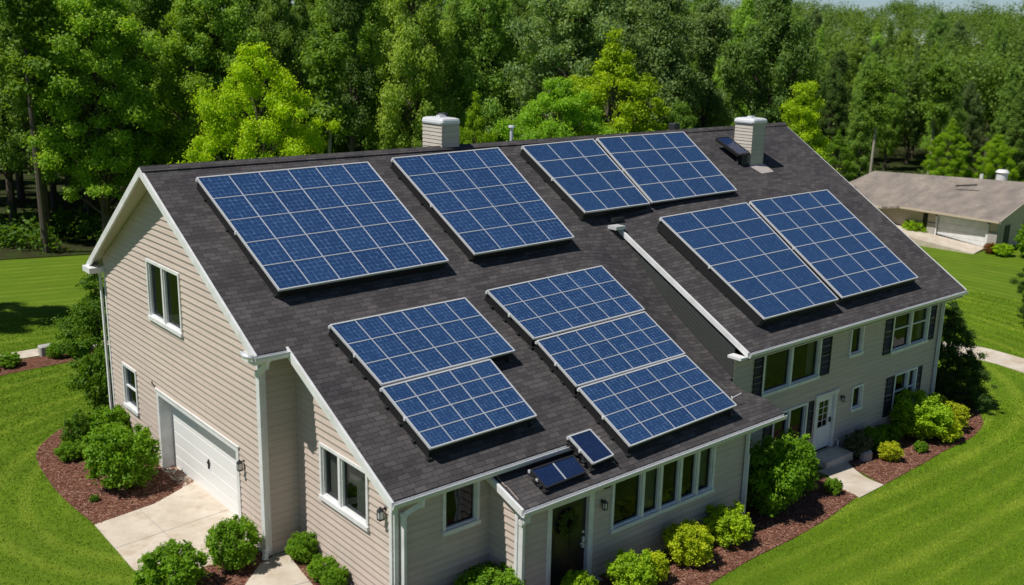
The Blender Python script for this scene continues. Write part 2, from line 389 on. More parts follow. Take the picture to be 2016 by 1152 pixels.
sheet('path', path_right, 0.03, 'concrete', 0.05)
# saw-cut joints of the driveway
jb = MB()
for a, b in (((-1.15, -0.9), (-1.05, -5.03)), ((-2.42, -2.75), (0.82, -2.45)), ((-0.98, -6.9), (0.75, -7.3))):
    jb.bar((a[0], a[1], 0.034), (b[0], b[1], 0.034), 0.022, 0.002)
tag(jb.build('pavement_joints', 'stone'), kind='structure')
forest_poly = [(-60, 60), (-30, 42), (-8, 38), (5, 36.8), (14, 35.2), (22, 27), (32, 17.5), (44, 15), (60, 26), (76, 30), (88, 18), (104, 8), (130, -12), (220, -90)]

# ------------------------------------------------------------------ the main house
def zl(x, y): return 9.46 + 0.0054 * x - 0.618 * abs(y)          # left roof plane (front and back)
EAVE_Y, EAVE_Z = -9.79, 4.0
RX = 14.35                                                       # left edge of the raised roof at the right
def zd(x, y):                                                    # the lower roof dips where it runs against the raised part
    t = -y
    k = smooth((x - 11.6) / 2.6) * smooth((t - 3.4) / 3.6)
    k *= 1 - smooth((t - 9.3) / 1.9)
    return zl(x, y) - 0.80 * k
def zr(x, y):                                                    # right roof: a little shallower, warping at its left edge
    r = 9.46 + 0.0054 * x; t = -y
    st = r + (EAVE_Z - r) * t / -EAVE_Y
    if t < 4.1: le = r - 0.618 * t
    else: le = r - 0.618 * 4.1 + (EAVE_Z - (r - 0.618 * 4.1)) * (t - 4.1) / (-EAVE_Y - 4.1)
    k = smooth((x - RX) / 3.6)
    return le * (1 - k) + st * k

house = empty('house', (0.48, -5.5, 0), 'long two storey beige house with dark shingle roof carrying the blue solar panels', 'house')

def frame3(origin, u, n):
    o = Vector(origin); u = Vector(u); n = Vector(n)
    def T(p): return tuple(o + u * p[0] + n * p[1] + Vector((0, 0, p[2])))
    return T
CRS = 0.185
def lap_wall(name, T, top, z0, openings, material, parent, crs=CRS, lip=0.036):
    """horizontal lap siding modelled course by course; top = [(u,z)...] with a single peak; openings = (u0,u1,z0,z1)"""
    us = [p[0] for p in top]
    def lim(z):
        if z <= min(top[0][1], 1e9): l = us[0]
        else:
            l = us[-1]
            for (a, za), (b, zb) in zip(top, top[1:]):
                if zb > za and za <= z <= zb: l = a + (b - a) * (z - za) / (zb - za); break
                if a == b and zb > za and za <= z <= zb: l = a; break
        if z <= top[-1][1]: r = us[-1]
        else:
            r = us[0]
            for (a, za), (b, zb) in reversed(list(zip(top, top[1:]))):
                if zb < za and zb <= z <= za: r = a + (b - a) * (z - za) / (zb - za); break
        return l, r
    zt = max(p[1] for p in top)
    lv = {round(z0, 4), round(zt, 4)}
    k = math.ceil(z0 / crs)
    while k * crs < zt: lv.add(round(k * crs, 4)); k += 1
    for o in openings: lv |= {round(o[2], 4), round(o[3], 4)}
    for p in top: lv.add(round(p[1], 4))
    lv = sorted(z for z in lv if z0 - 1e-4 <= z <= zt + 1e-4)
    mb = MB(T)
    for za, zb in zip(lv, lv[1:]):
        if zb - za < 1e-3: continue
        fa = za / crs - math.floor(za / crs + 1e-3); fb = zb / crs - math.floor((zb - 1e-3) / crs)
        da = 0.003 + lip * (1 - max(0, fa)); db = 0.003 + lip * (1 - min(1, fb))
        la, ra = lim(za + 1e-4); lb, rb = lim(zb - 1e-4)
        segs = [(la, ra, lb, rb)]
        for (u0, u1, q0, q1) in openings:
            if q0 <= za + 1e-3 and q1 >= zb - 1e-3:
                ns = []
                for (a, b, c, d) in segs:
                    if u0 >= max(b, d) or u1 <= min(a, c): ns.append((a, b, c, d)); continue
                    if u0 > min(a, c): ns.append((a, min(b, u0), c, min(d, u0)))
                    if u1 < max(b, d): ns.append((max(a, u1), b, max(c, u1), d))
                segs = ns
        for (a, b, c, d) in segs:
            if b - a < 1e-3 and d - c < 1e-3: continue
            mb.add([(a, da, za), (b, da, za), (max(d, c), db, zb), (c, db, zb)], [(0, 1, 2, 3)])
            if fa < 0.01: mb.add([(a, 0, za), (b, 0, za), (b, da, za), (a, da, za)], [(0, 1, 2, 3)])
    return mb.build(name, material, parent)

GX = 0.48                                                        # gable wall plane
TG = frame3((GX, 0, 0), (0, 1, 0), (-1, 0, 0))                    # u = y
TS = frame3((1.45, 0, 0), (0, 1, 0), (-1, 0, 0))                  # recessed side gable
TG2 = frame3((0, -5.5, 0), (1, 0, 0), (0, -1, 0))                 # garage side return, u = x
TA = frame3((0, -9.9, 0), (1, 0, 0), (0, -1, 0))
TP = frame3((4.25, 0, 0), (0, 1, 0), (-1, 0, 0))
TB = frame3((0, -11.0, 0), (1, 0, 0), (0, -1, 0))
TW = frame3((0, -9.25, 0), (1, 0, 0), (0, -1, 0))
TE = frame3((27.4, 0, 0), (0, -1, 0), (1, 0, 0))
TK = frame3((0, 5.5, 0), (-1, 0, 0), (0, 1, 0))
TC = frame3((RX + 0.05, 0, 0), (0, 1, 0), (-1, 0, 0))
TR = frame3((13.0, 0, 0), (0, -1, 0), (1, 0, 0))

soff = 0.12
gar = (-4.0, 1.35, -0.3, 2.42)
w_up = (-0.77, 1.50, 4.88, 6.52)
w_sm = (3.22, 4.25, 1.30, 2.60)
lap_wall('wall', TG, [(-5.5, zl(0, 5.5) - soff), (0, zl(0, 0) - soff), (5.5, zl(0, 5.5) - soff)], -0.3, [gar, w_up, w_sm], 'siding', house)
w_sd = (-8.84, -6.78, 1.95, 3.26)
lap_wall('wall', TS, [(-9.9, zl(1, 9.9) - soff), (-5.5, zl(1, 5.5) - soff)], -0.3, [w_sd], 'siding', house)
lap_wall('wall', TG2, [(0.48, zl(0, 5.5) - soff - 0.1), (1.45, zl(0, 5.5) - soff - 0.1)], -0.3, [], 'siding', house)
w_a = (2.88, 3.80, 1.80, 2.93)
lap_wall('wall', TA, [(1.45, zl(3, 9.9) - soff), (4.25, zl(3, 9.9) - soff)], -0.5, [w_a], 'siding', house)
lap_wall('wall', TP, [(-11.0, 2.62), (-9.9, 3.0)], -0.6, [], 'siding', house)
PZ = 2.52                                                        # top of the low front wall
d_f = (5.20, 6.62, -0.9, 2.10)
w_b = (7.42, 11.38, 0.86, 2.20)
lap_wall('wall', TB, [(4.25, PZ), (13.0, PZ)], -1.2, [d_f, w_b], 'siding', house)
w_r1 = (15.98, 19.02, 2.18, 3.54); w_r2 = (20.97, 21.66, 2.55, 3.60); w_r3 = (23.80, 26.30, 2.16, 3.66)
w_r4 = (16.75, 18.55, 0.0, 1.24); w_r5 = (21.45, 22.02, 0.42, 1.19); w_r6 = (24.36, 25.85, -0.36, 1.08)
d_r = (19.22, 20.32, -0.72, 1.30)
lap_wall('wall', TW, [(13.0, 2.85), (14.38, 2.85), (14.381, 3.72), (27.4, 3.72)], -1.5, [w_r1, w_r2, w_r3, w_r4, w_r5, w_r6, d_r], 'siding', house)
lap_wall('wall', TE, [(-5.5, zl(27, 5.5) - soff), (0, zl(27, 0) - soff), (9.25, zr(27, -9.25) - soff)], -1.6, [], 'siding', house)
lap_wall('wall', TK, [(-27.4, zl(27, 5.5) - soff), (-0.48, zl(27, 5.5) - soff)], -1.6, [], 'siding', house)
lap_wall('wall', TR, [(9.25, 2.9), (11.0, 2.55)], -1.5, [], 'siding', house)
# the dark sided cheek wall where the right roof rises over the lower roof
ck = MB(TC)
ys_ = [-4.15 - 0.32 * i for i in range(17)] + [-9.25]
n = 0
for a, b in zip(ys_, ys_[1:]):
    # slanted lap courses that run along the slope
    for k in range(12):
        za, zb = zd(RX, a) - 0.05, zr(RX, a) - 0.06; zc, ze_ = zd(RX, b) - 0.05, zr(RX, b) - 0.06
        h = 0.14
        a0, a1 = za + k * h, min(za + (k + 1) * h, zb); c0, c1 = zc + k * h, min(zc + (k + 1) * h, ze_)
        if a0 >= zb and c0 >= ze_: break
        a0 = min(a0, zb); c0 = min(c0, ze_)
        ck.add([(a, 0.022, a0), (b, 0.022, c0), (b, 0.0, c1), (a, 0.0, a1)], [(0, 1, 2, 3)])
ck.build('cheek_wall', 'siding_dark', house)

# ---- roof
def slab(name, loop, zf, th, material, parent, off=0.0):
    n = len(loop); vs = [(x, y, zf(x, y) + off) for x, y in loop] + [(x, y, zf(x, y) + off - th) for x, y in loop]
    fs = [tuple(range(n)), tuple(range(2 * n - 1, n - 1, -1))] + [(i, i + n, (i + 1) % n + n, (i + 1) % n) for i in range(n)]
    return new_obj(name, vs, fs, material, parent)
roof = slab('roof', [(-0.12, 0), (0.10, -6.12), (0.95, -6.12), (1.22, -10.22), (7.47, -10.22), (7.47, -11.30), (11.4, -11.30), (11.4, 0)], zl, 0.06, 'shingle', house)
back = slab('roof', [(-0.12, 0), (RX, 0), (29.1, 0), (28.6, 6.16), (0.18, 6.16)], zl, 0.06, 'shingle', house)
# right roof as a fine grid (it warps near its left edge)
def grid_slab(name, xs, ys, zf, th, material, parent, xe=None, off=0.0):
    def X(x, y):
        return x if (xe is None or x < xs[-1] - 1e-6) else xe(y)
    vs = []; nx, ny = len(xs), len(ys)
    for lay in (0, 1):
        for y in ys:
            for x in xs: vs.append((X(x, y), y, zf(X(x, y), y) + off - lay * th))
    fs = []
    for j in range(ny - 1):
        for i in range(nx - 1):
            a = j * nx + i; fs.append((a, a + 1, a + nx + 1, a + nx)[::-1])
            fs.append(tuple(v + nx * ny for v in (a, a + 1, a + nx + 1, a + nx)))
    N = nx * ny
    for i in range(nx - 1):
        fs.append((i, i + 1, i + 1 + N, i + N)); a = (ny - 1) * nx + i; fs.append((a + 1, a, a + N, a + 1 + N))
    for j in range(ny - 1):
        a = j * nx; fs.append((a + nx, a, a + N, a + nx + N)); a = j * nx + nx - 1; fs.append((a, a + nx, a + nx + N, a + N))
    return new_obj(name, vs, fs, material, parent)
gy = [0, -1.5, -3, -4.1] + [-4.1 - 0.4 * i for i in range(1, 13)] + [-9.25]
grid_slab('roof', [11.4 + 0.355 * i for i in range(9)], gy + [-9.6, -10.0, -10.4, -10.8, -11.3], zd, 0.06, 'shingle', house)
grid_slab('roof', [14.24, RX], gy, zd, 0.06, 'shingle', house)
grid_slab('roof', [RX, RX + 0.12], gy[3:], zd, 0.06, 'shingle', house)
rx = [RX, 15, 15.6, 16.2, 16.8, 17.4, 17.95, 20, 23, 26, 28.6]
ry = [0, -1, -2, -3, -4.1, -5, -6, -7, -8, -9, -9.79]
xe = lambda y: 29.15 + (27.98 - 29.15) * (-y / 9.79)
rroof = grid_slab('roof', rx, ry, zr, 0.06, 'shingle', house, xe)
# soffit boards under the shingles
slab('soffit', [(0.0, -0.02), (0.14, -6.08), (0.98, -6.08), (1.26, -10.18), (7.47, -10.18), (7.47, -11.26), (11.4, -11.26), (11.4, -0.02)], zl, 0.03, 'soffit', house, -0.062)
slab('soffit', [(0.0, 0.02), (29.0, 0.02), (28.5, 6.1), (0.22, 6.1)], zl, 0.03, 'soffit', house, -0.062)
# flat soffit under the right eave
MB().box(RX + 0.1, 27.9, -9.77, -9.24, 3.72, 3.76).build('soffit', 'soffit', house)
MB().box(1.4, 7.5, -10.2, -9.88, 3.02, 3.05).build('soffit', 'soffit', house)
MB().box(4.3, 13.1, -11.28, -10.98, 2.42, 2.45).build('soffit', 'soffit', house)
# porch roof, set lower under the eave of the left wing
PY1 = -11.30
zp = lambda x, y: zl(x, PY1) + (y - PY1) * 0.34
porch = slab('porch_roof', [(4.10, -9.95), (4.10, PY1), (7.468, PY1), (7.468, -9.95)], zp, 0.06, 'shingle', house)
slab('soffit', [(4.14, -9.95), (4.14, PY1 + .03), (7.46, PY1 + .03), (7.46, -9.95)], zp, 0.03, 'soffit', house, -0.062)
# shingle ridge cap
rc = MB()
rc.prism([(-0.14, 0.0, zl(0, 0) + 0.045), (-0.14, -0.20, zl(0, 0) + 0.045 - 0.118), (-0.14, -0.20, zl(0, 0) - 0.112), (-0.14, 0.0, zl(0, 0) + 0.002), (-0.14, 0.20, zl(0, 0) - 0.112), (-0.14, 0.20, zl(0, 0) + 0.045 - 0.118)], (29.32, 0, 0.158))
rc.build('ridge_cap', 'shingle', house)

# ---- white rake boards and gutters
def rake(y0, z0, y1, z1, x0, x1, th=0.045, hgt=0.22, name='rake_board'):
    m = MB()
    m.add([(x0 - th, y0, z0 + .012), (x1 - th, y1, z1 + .012), (x1 - th, y1, z1 - hgt), (x0 - th, y0, z0 - hgt),
           (x0 + .02, y0, z0 + .012), (x1 + .02, y1, z1 + .012), (x1 + .02, y1, z1 - hgt), (x0 + .02, y0, z0 - hgt)],
          [(0, 1, 2, 3), (7, 6, 5, 4), (0, 4, 5, 1), (3, 2, 6, 7), (0, 3, 7, 4), (1, 5, 6, 2)])
    return m.build(name, 'white_trim', house)
rake(0, zl(0, 0), -6.16, zl(0, 6.16), -0.12, 0.10)
rake(0.0, zl(0, 0), 6.18, zl(0, 6.18), -0.12, 0.18)
rake(-6.08, zl(1, 6.08), -10.26, zl(1, 10.26), 0.95, 1.22)
rake(-4.12, zr(RX, -4.12) + .03, -9.82, zr(RX, -9.79), RX, RX, 0.06, 0.16)
rake(-9.98, zp(4.1, -9.98), PY1 - 0.02, zp(4.1, PY1), 4.10, 4.10, 0.045, 0.17)
m = MB(); m.add([(29.17, 0, 9.6), (28.0, -9.8, 4.02), (28.0, -9.8, 3.84), (29.17, 0, 9.4), (29.2, 0, 9.6), (28.03, -9.8, 4.02), (28.03, -9.8, 3.84), (29.2, 0, 9.4)],
                [(0, 1, 2, 3), (7, 6, 5, 4), (0, 4, 5, 1), (3, 2, 6, 7), (0, 3, 7, 4), (1, 5, 6, 2)]); m.build('rake_board', 'white_trim', house)
GP = [(0.0, 0.0), (0.0, -0.13), (0.085, -0.13), (0.125, -0.045), (0.125, 0.0), (0.108, 0.0), (0.108, -0.035), (0.075, -0.112), (0.014, -0.112), (0.014, 0.0)]
def gutter(p, q, n, sc=1.0):
    """K profile channel from p to q, n = outward"""
    p = Vector(p); q = Vector(q); n = Vector(n)
    base = [p + n * a * sc + Vector((0, 0, b * sc)) for a, b in GP]
    m = MB(); m.prism(base, q - p); return m.build('gutter', 'gutter', house)
F = Vector((0, -1, 0))
ze = lambda x, y: zl(x, y) - 0.035
gutter((0.02, -6.12, ze(0, 6.12)), (0.93, -6.12, ze(0, 6.12)), F, 1.15)
gutter((1.18, -10.22, ze(1, 10.22)), (7.55, -10.22, ze(7.5, 10.22)), F)
gutter((4.05, PY1, zp(4, PY1) - .035), (12.6, PY1, zd(12.6, PY1) - .035), F); gutter((12.6, PY1, zd(12.6, PY1) - .035), (14.24, PY1, zd(14.24, PY1) - .035), F)
gutter((RX - 0.02, EAVE_Y, EAVE_Z - .03), (28.0, EAVE_Y, EAVE_Z - .03), F)
gutter((0.2, 6.16, ze(0, 6.16)), (28.6, 6.16, ze(28, 6.16)), Vector((0, 1, 0)))
# boxed eave returns
def box(name, material, x0, x1, y0, y1, z0, z1, parent=None, bev=0): 
    m = MB(); (m.bevbox(x0, x1, y0, y1, z0, z1, bev) if bev else m.box(x0, x1, y0, y1, z0, z1)); return m.build(name, material, parent or house)
box('eave_return', 'white_trim', -0.02, 0.46, 5.42, 6.10, 5.44, 5.62)
box('eave_return', 'white_trim', 0.06, 0.50, -6.08, -5.44, 5.40, 5.60)
box('eave_return', 'white_trim', RX - 0.36, RX - 0.07, -9.80, -9.30, 3.80, 3.88)
# little open end of the gutter that laps over the corner (leaf catcher)
m = MB(); m.tube([(-0.10, -5.75, 5.68), (-0.12, -5.98, 5.66), (-0.02, -6.2, 5.64)], [0.05, 0.07, 0.06], 10); m.build('gutter_end', 'alu', house, True)
# flashing box where the raised rake starts
box('flashing', 'alu', RX - 0.40, RX + 0.05, -4.42, -4.02, zl(RX, 4.2) + 0.02, zl(RX, 4.2) + 0.13)
box('flashing', 'dark_metal', RX - 0.12, RX + 0.42, -3.98, -3.86, zl(RX, 3.9) + 0.0, zl(RX, 3.9) + 0.14)

# corner boards
def corner(T, u, z0, z1, wd=0.10, name='corner_board', d=0.045): 
    m = MB(T); m.box(u - wd / 2, u + wd / 2, -0.02, d, z0, z1); return m.build(name, 'white_trim', house)
corner(TG, 5.45, -0.2, 5.5); corner(TG, -5.45, -0.2, 5.45)
corner(TG2, 0.55, -0.2, 5.45, 0.10); corner(TS, -9.84, -0.2, 3.1, 0.11); corner(TA, 1.50, -0.3, 3.03, 0.10)
corner(TP, -10.95, -0.5, 2.4); corner(TB, 4.31, -0.5, 2.42); corner(TW, 27.33, -1.4, 3.7, 0.12); corner(TB, 12.94, -1.2, 2.42, 0.1)

def downspout(pts, r=0.045, name='downspout'):
    m = MB()
    for a, b in zip(pts, pts[1:]): m.bar(a, b, r * 1.9, r * 1.5, (1, 0.2, 0.05))
    for p in pts[1:-1]: m.box(p[0] - r, p[0] + r, p[1] - r, p[1] + r, p[2] - r, p[2] + r)
    return m.build(name, 'white_trim', house)
downspout([(0.36, -6.16, 5.55), (0.40, -5.98, 5.30), (0.40, -5.60, 5.02), (0.40, -5.60, 0.25), (0.30, -5.72, 0.06)], 0.07)
downspout([(1.98, -10.28, 3.02), (1.98, -10.24, 2.86), (1.66, -10.0, 2.60), (1.66, -10.0, -0.1)], 0.06)
downspout([(4.22, -11.36, 2.38), (4.22, -11.30, 2.22), (4.26, -11.10, 2.05), (4.26, -11.10, -0.45)], 0.065)
downspout([(12.86, -11.34, 2.38), (12.86, -11.1, 2.2), (12.86, -11.1, 1.4)], 0.05)
downspout([(12.86, -11.12, 1.55), (12.86, -11.12, -0.7)], 0.065)
downspout([(27.25, -9.85, 3.9), (27.25, -9.36, 3.66), (27.25, -9.36, -1.1)], 0.06)
downspout([(0.38, 5.72, 5.5), (0.38, 5.66, 5.3), (0.38, 5.62, 0.1)], 0.04)

# ---- windows
def window(T, o, mull=(), sash=(), cur=None, fw=0.085, sill=0.11, glass_d=-0.05, rail=(), fr='white_trim', label=None):
    u0, u1, z0, z1 = o
    f = MB(T); D0, D1 = -0.10, 0.065
    f.box(u0 - fw, u1 + fw, D0, D1, z1, z1 + fw); f.box(u0 - fw, u0, D0, D1, z0, z1); f.box(u1, u1 + fw, D0, D1, z0, z1)
    w = empty('window', T((u0, 0, z0))); w.parent = house; w.matrix_parent_inverse = house.matrix_basis.inverted()
    bpy.context.view_layer.update()
    if label: w['label'] = label
    def bld(m, nm, mt):
        o2 = new_obj(nm, m.v, m.f, mt); o2.parent = w
        o2.matrix_parent_inverse = Matrix.Translation(-Vector(T((u0, 0, z0)))); return o2
    bld(f, 'frame', fr)
    s = MB(T); s.box(u0 - fw - 0.02, u1 + fw + 0.02, D0, D1 + 0.035, z0 - sill, z0); bld(s, 'sill', fr)
    edges = [u0] + list(mull) + [u1]
    m = MB(T)
    for x in mull: m.box(x - 0.05, x + 0.05, -0.08, 0.055, z0, z1)
    for a, b in zip(edges, edges[1:]):
        a2 = a + (0.05 if a != u0 else 0); b2 = b - (0.05 if b != u1 else 0); t = 0.035
        m.box(a2, b2, -0.07, 0.01, z0, z0 + t); m.box(a2, b2, -0.07, 0.01, z1 - t, z1)
        m.box(a2, a2 + t, -0.07, 0.012, z0 + t, z1 - t); m.box(b2 - t, b2, -0.07, 0.012, z0 + t, z1 - t)
        for zz in sash: m.box(a2 + t, b2 - t, -0.06, 0.008, zz - 0.022, zz + 0.022)
    bld(m, 'sash', fr)
    for a, b in zip(edges, edges[1:]):
        g = MB(T); g.add([(a + .02, glass_d, z0 + .02), (b - .02, glass_d, z0 + .02), (b - .02, glass_d, z1 - .02), (a + .02, glass_d, z1 - .02)], [(0, 1, 2, 3)])
        bld(g, 'pane', 'glass')
    r = MB(T)
    D = -0.9; i0, i1, j0, j1 = u0 - .05, u1 + .05, z0 - .05, z1 + .05
    r.add([(i0, -.11, j0), (i1, -.11, j0), (i1, -.11, j1), (i0, -.11, j1), (i0, D, j0), (i1, D, j0), (i1, D, j1), (i0, D, j1)],
          [(4, 5, 6, 7), (0, 1, 5, 4), (2, 3, 7, 6), (1, 2, 6, 5), (3, 0, 4, 7)])
    bld(r, 'room', 'interior')
    if cur:
        c = MB(T)
        for (a, b, q0, q1) in cur:
            n = max(2, int((b - a) / 0.07)); 
            vs = [(a + (b - a) * i / n, -0.16 - 0.02 * (i % 2), z) for z in (q0, q1) for i in range(n + 1)]
            c.add(vs, [(i, i + 1, n + 2 + i, n + 1 + i) for i in range(n)])
        bld(c, 'curtain', 'curtain')
    return w
def shutter(T, u0, u1, z0, z1):
    m = MB(T); t = 0.05
    m.box(u0, u0 + t, 0.02, 0.065, z0, z1); m.box(u1 - t, u1, 0.02, 0.065, z0, z1)
    for z in (z0, (z0 + z1) / 2 - t / 2, z1 - t): m.box(u0 + t, u1 - t, 0.02, 0.062, z, z + t)
    z = z0 + t
    while z < z1 - t - .03:
        if abs(z - (z0 + z1) / 2) > 0.06: m.add([(u0 + t, 0.055, z), (u1 - t, 0.055, z), (u1 - t, 0.028, z + .045), (u0 + t, 0.028, z + .045)], [(0, 1, 2, 3)])
        z += .05
    m.box(u0 + t, u1 - t, 0.0, 0.026, z0 + t, z1 - t)
    return m.build('shutter', 'shutter', house)
window(TG, w_up, mull=(0.42,), cur=[(-0.7, -0.25, 4.9, 6.5)])
window(TG, w_sm, sash=(1.93,))
window(TS, w_sd, mull=(-7.62,), cur=[(-8.8, -8.1, 1.97, 3.24), (-7.2, -6.82, 1.97, 3.24), (-8.1, -7.66, 2.6, 3.24)])
window(TA, w_a)
window(TB, w_b, mull=(8.52, 9.22, 10.02, 10.74), cur=[(8.58, 9.18, 0.9, 2.18), (10.8, 11.36, 0.9, 2.18), (7.44, 7.7, 0.9, 2.18)])
window(TW, w_r1, mull=(17.45,), cur=[(16.0, 16.4, 2.2, 3.5), (18.6, 19.0, 2.2, 3.5)]); window(TW, w_r2); window(TW, w_r3, mull=(25.08,), sash=(2.95,), cur=[(23.82, 24.2, 2.2, 3.6), (25.9, 26.28, 2.2, 3.6)])
window(TW, w_r4, mull=(17.6,)); window(TW, w_r5); window(TW, w_r6, mull=(25.3,), sash=(0.4,))
shutter(TW, 15.42, 15.88, 2.12, 3.60); shutter(TW, 19.12, 19.72, 2.12, 3.60)
shutter(TW, 23.20, 23.70, 2.10, 3.70); shutter(TW, 26.40, 26.86, 2.10, 3.70)
shutter(TW, 16.2, 16.64, -0.1, 1.3); shutter(TW, 18.66, 19.0, -0.1, 1.3)
shutter(TW, 23.72, 24.25, -0.44, 1.12); shutter(TW, 25.96, 26.3, -0.44, 1.12)

def sub(name, mb, material, parent, smooth=False):
    """a mesh parented under a mesh part that sits at the origin of its thing"""
    o = new_obj(name, mb.v, mb.f, material, smooth=smooth); o.parent = parent
    bpy.context.view_layer.update(); o.matrix_parent_inverse = parent.matrix_world.inverted(); return o

# ---- garage door
gd = MB(TG); u0, u1 = gar[0], gar[1]; DZ = 2.42; rec = -0.34
nsec = 6; hs = DZ / nsec
for i in range(nsec):
    z0 = i * hs
    gd.box(u0 + 0.02, u1 - 0.02, rec - 0.05, rec - 0.012, z0, z0 + hs)
    gd.box(u0 + 0.02, u1 - 0.02, rec - 0.012, rec, z0 + 0.012, z0 + hs - 0.012)
gdo = gd.build('garage_door', 'white_door', house)
h = MB(TG); h.box(-1.36, -1.22, rec, rec + 0.05, 1.02, 1.06); h.box(-1.31, -1.27, rec, rec + 0.045, 0.86, 1.14); sub('handle', h, 'dark_metal', gdo)
j = MB(TG)
j.box(u0 - 0.14, u0 + 0.02, rec - 0.06, 0.05, -0.1, DZ); j.box(u1 - 0.02, u1 + 0.14, rec - 0.06, 0.05, -0.1, DZ)
j.box(u0 - 0.14, u1 + 0.14, rec - 0.06, 0.05, DZ, DZ + 0.15); j.box(u0 - 0.18, u1 + 0.18, 0.0, 0.075, DZ + 0.15, DZ + 0.185)
sub('frame', j, 'white_trim', gdo)
MB(TG).box(u0, u1, rec - 0.1, 0.1, -0.10, 0.02).build('threshold', 'concrete', house)

# ---- dark front door under the porch
fd = MB(TB); FB = -0.22
fd.box(5.28, 6.52, -0.12, -0.06, FB, 2.06)
for (a, b) in ((5.40, 5.84), (5.96, 6.40)):
    for (c, d) in ((FB + .14, FB + .78), (FB + .92, FB + 1.55), (FB + 1.68, FB + 2.12)): 
        fd.box(a, b, -0.06, -0.048, c, d); fd.box(a + .05, b - .05, -0.048, -0.038, c + .05, d - .05)
fdo = fd.build('front_door', 'dark_door', house)
m = MB(TB); m.box(6.40, 6.46, -0.06, 0.0, FB + 0.86, FB + 1.16); m.tube([TB((6.43, -0.04, FB + 1.0))], 0.03) if False else None
m.box(6.32, 6.46, -0.02, 0.0, FB + 0.98, FB + 1.01); m.box(6.405, 6.455, -0.06, -0.02, FB + 1.26, FB + 1.32); sub('handle', m, 'alu', fdo)
m = MB(TB); m.box(5.26, 5.29, -0.06, -0.035, FB + .9, FB + 1.02); m.box(5.26, 5.29, -0.06, -0.035, FB + .3, FB + .42); sub('hinge', m, 'alu', fdo)
m = MB(TB); m.box(5.12, 5.27, -0.12, 0.055, FB - .1, 2.3); m.box(6.53, 6.70, -0.12, 0.055, FB - .1, 2.3); m.box(5.27, 6.53, -0.12, 0.05, 2.07, 2.3)
sub('frame', m, 'white_trim', fdo)
MB(TB).box(5.0, 6.85, -0.1, 0.30, FB - 0.5, FB - 0.02).build('door_step', 'stone', house)
MB(TB).box(4.3, 12.98, -0.02, 0.035, -1.2, -0.42).build('foundation', 'stone', house)
MB(TW).box(13.02, 27.38, -0.02, 0.035, -1.6, -1.02).build('foundation', 'stone', house)

# ---- white glazed entrance door in the right half
ed = MB(TW); a0, a1, b0, b1 = 19.26, 20.28, -0.70, 1.27; g0, g1, e0, e1 = 19.48, 20.06, 0.12, 1.08
ed.box(a0, g0, -0.1, -0.04, b0, b1); ed.box(g1, a1, -0.1, -0.04, b0, b1); ed.box(g0, g1, -0.1, -0.04, b0, e0); ed.box(g0, g1, -0.1, -0.04, e1, b1)
ed.box(g0 + .05, g1 - .05, -0.04, -0.028, b0 + .15, e0 - .15)
edo = ed.build('entrance_door', 'white_door', house)
m = MB(TW); m.add([(g0, -.07, e0), (g1, -.07, e0), (g1, -.07, e1), (g0, -.07, e1)], [(0, 1, 2, 3)]); sub('pane', m, 'glass', edo)
m = MB(TW); m.box(g0 - .1, g1 + .1, -0.5, -0.45, e0 - .1, e1 + .1); sub('backing', m, 'interior', edo)
m = MB(TW)
for zz in (0.36, 0.6, 0.84): m.box(g0, g1, -0.06, -0.045, zz - .01, zz + .01)
m.box(19.76, 19.78, -0.06, -0.045, e0, e1); sub('glazing_bar', m, 'white_trim', edo)
m = MB(TW); m.box(20.16, 20.20, -0.04, 0.02, 0.22, 0.40); m.box(20.08, 20.20, 0.0, 0.02, 0.30, 0.33); sub('handle', m, 'dark_metal', edo)
m = MB(TW); m.box(19.12, 19.26, -0.12, 0.06, b0 - .05, b1); m.box(20.28, 20.42, -0.12, 0.06, b0 - .05, b1); m.box(19.08, 20.46, -0.12, 0.075, b1, b1 + .15); sub('frame', m, 'white_trim', edo)
m = MB(); m.bevbox(18.95, 20.62, -10.05, -9.30, -1.2, -0.76, 0.03); m.build('door_step', 'concrete', house)

# ---- small things fixed to the walls
def lantern(T, u, z, s=1.0, material='dark_metal'):
    m = MB(T); m.box(u - .05 * s, u + .05 * s, 0.0, 0.03, z - .08 * s, z + .10 * s)
    m.box(u - .015, u + .015, 0.03, 0.16 * s, z + .06 * s, z + .09 * s)
    r = .07 * s
    vs = [(u - r, .09 * s, z + .04 * s), (u + r, .09 * s, z + .04 * s), (u + r, .09 * s + 2 * r, z + .04 * s), (u - r, .09 * s + 2 * r, z + .04 * s), (u, .09 * s + r, z + .16 * s)]
    m.add(vs, [(0, 1, 4), (1, 2, 4), (2, 3, 4), (3, 0, 4), (3, 2, 1, 0)])
    for a in (-1, 1):
        for b in (-1, 1): m.box(u + a * r * .75 - .008, u + a * r * .75 + .008, .09 * s + r + b * r * .75 - .008, .09 * s + r + b * r * .75 + .008, z - .16 * s, z + .04 * s)
    m.box(u - r * .85, u + r * .85, .09 * s + r * .15, .09 * s + r * 1.85, z - .18 * s, z - .155 * s)
    o = m.build('wall_lamp', material, house)
    g = MB(T); g.box(u - r * .6, u + r * .6, .09 * s + r * .4, .09 * s + r * 1.6, z - .15 * s, z + .03 * s); sub('lamp_glass', g, 'alu', o)
    return o
lantern(TG, -4.42, 2.22, 0.95)
lantern(TS, -9.62, 2.62, 1.0)
lantern(TB, 7.0, 1.72, 0.85)
lantern(TW, 20.72, 1.02, 0.75)
m = MB(TB); m.bevbox(7.0, 7.22, 0.02, 0.12, 2.12, 2.28, 0.02); m.build('utility_box', 'dark_metal', house)
m = MB(TW); m.tube([(20.62, 0.02, -0.55), (20.62, 0.14, -0.55), (20.62, 0.14, -0.85)], 0.035, 8); m.build('hose_bib', 'alu', house)
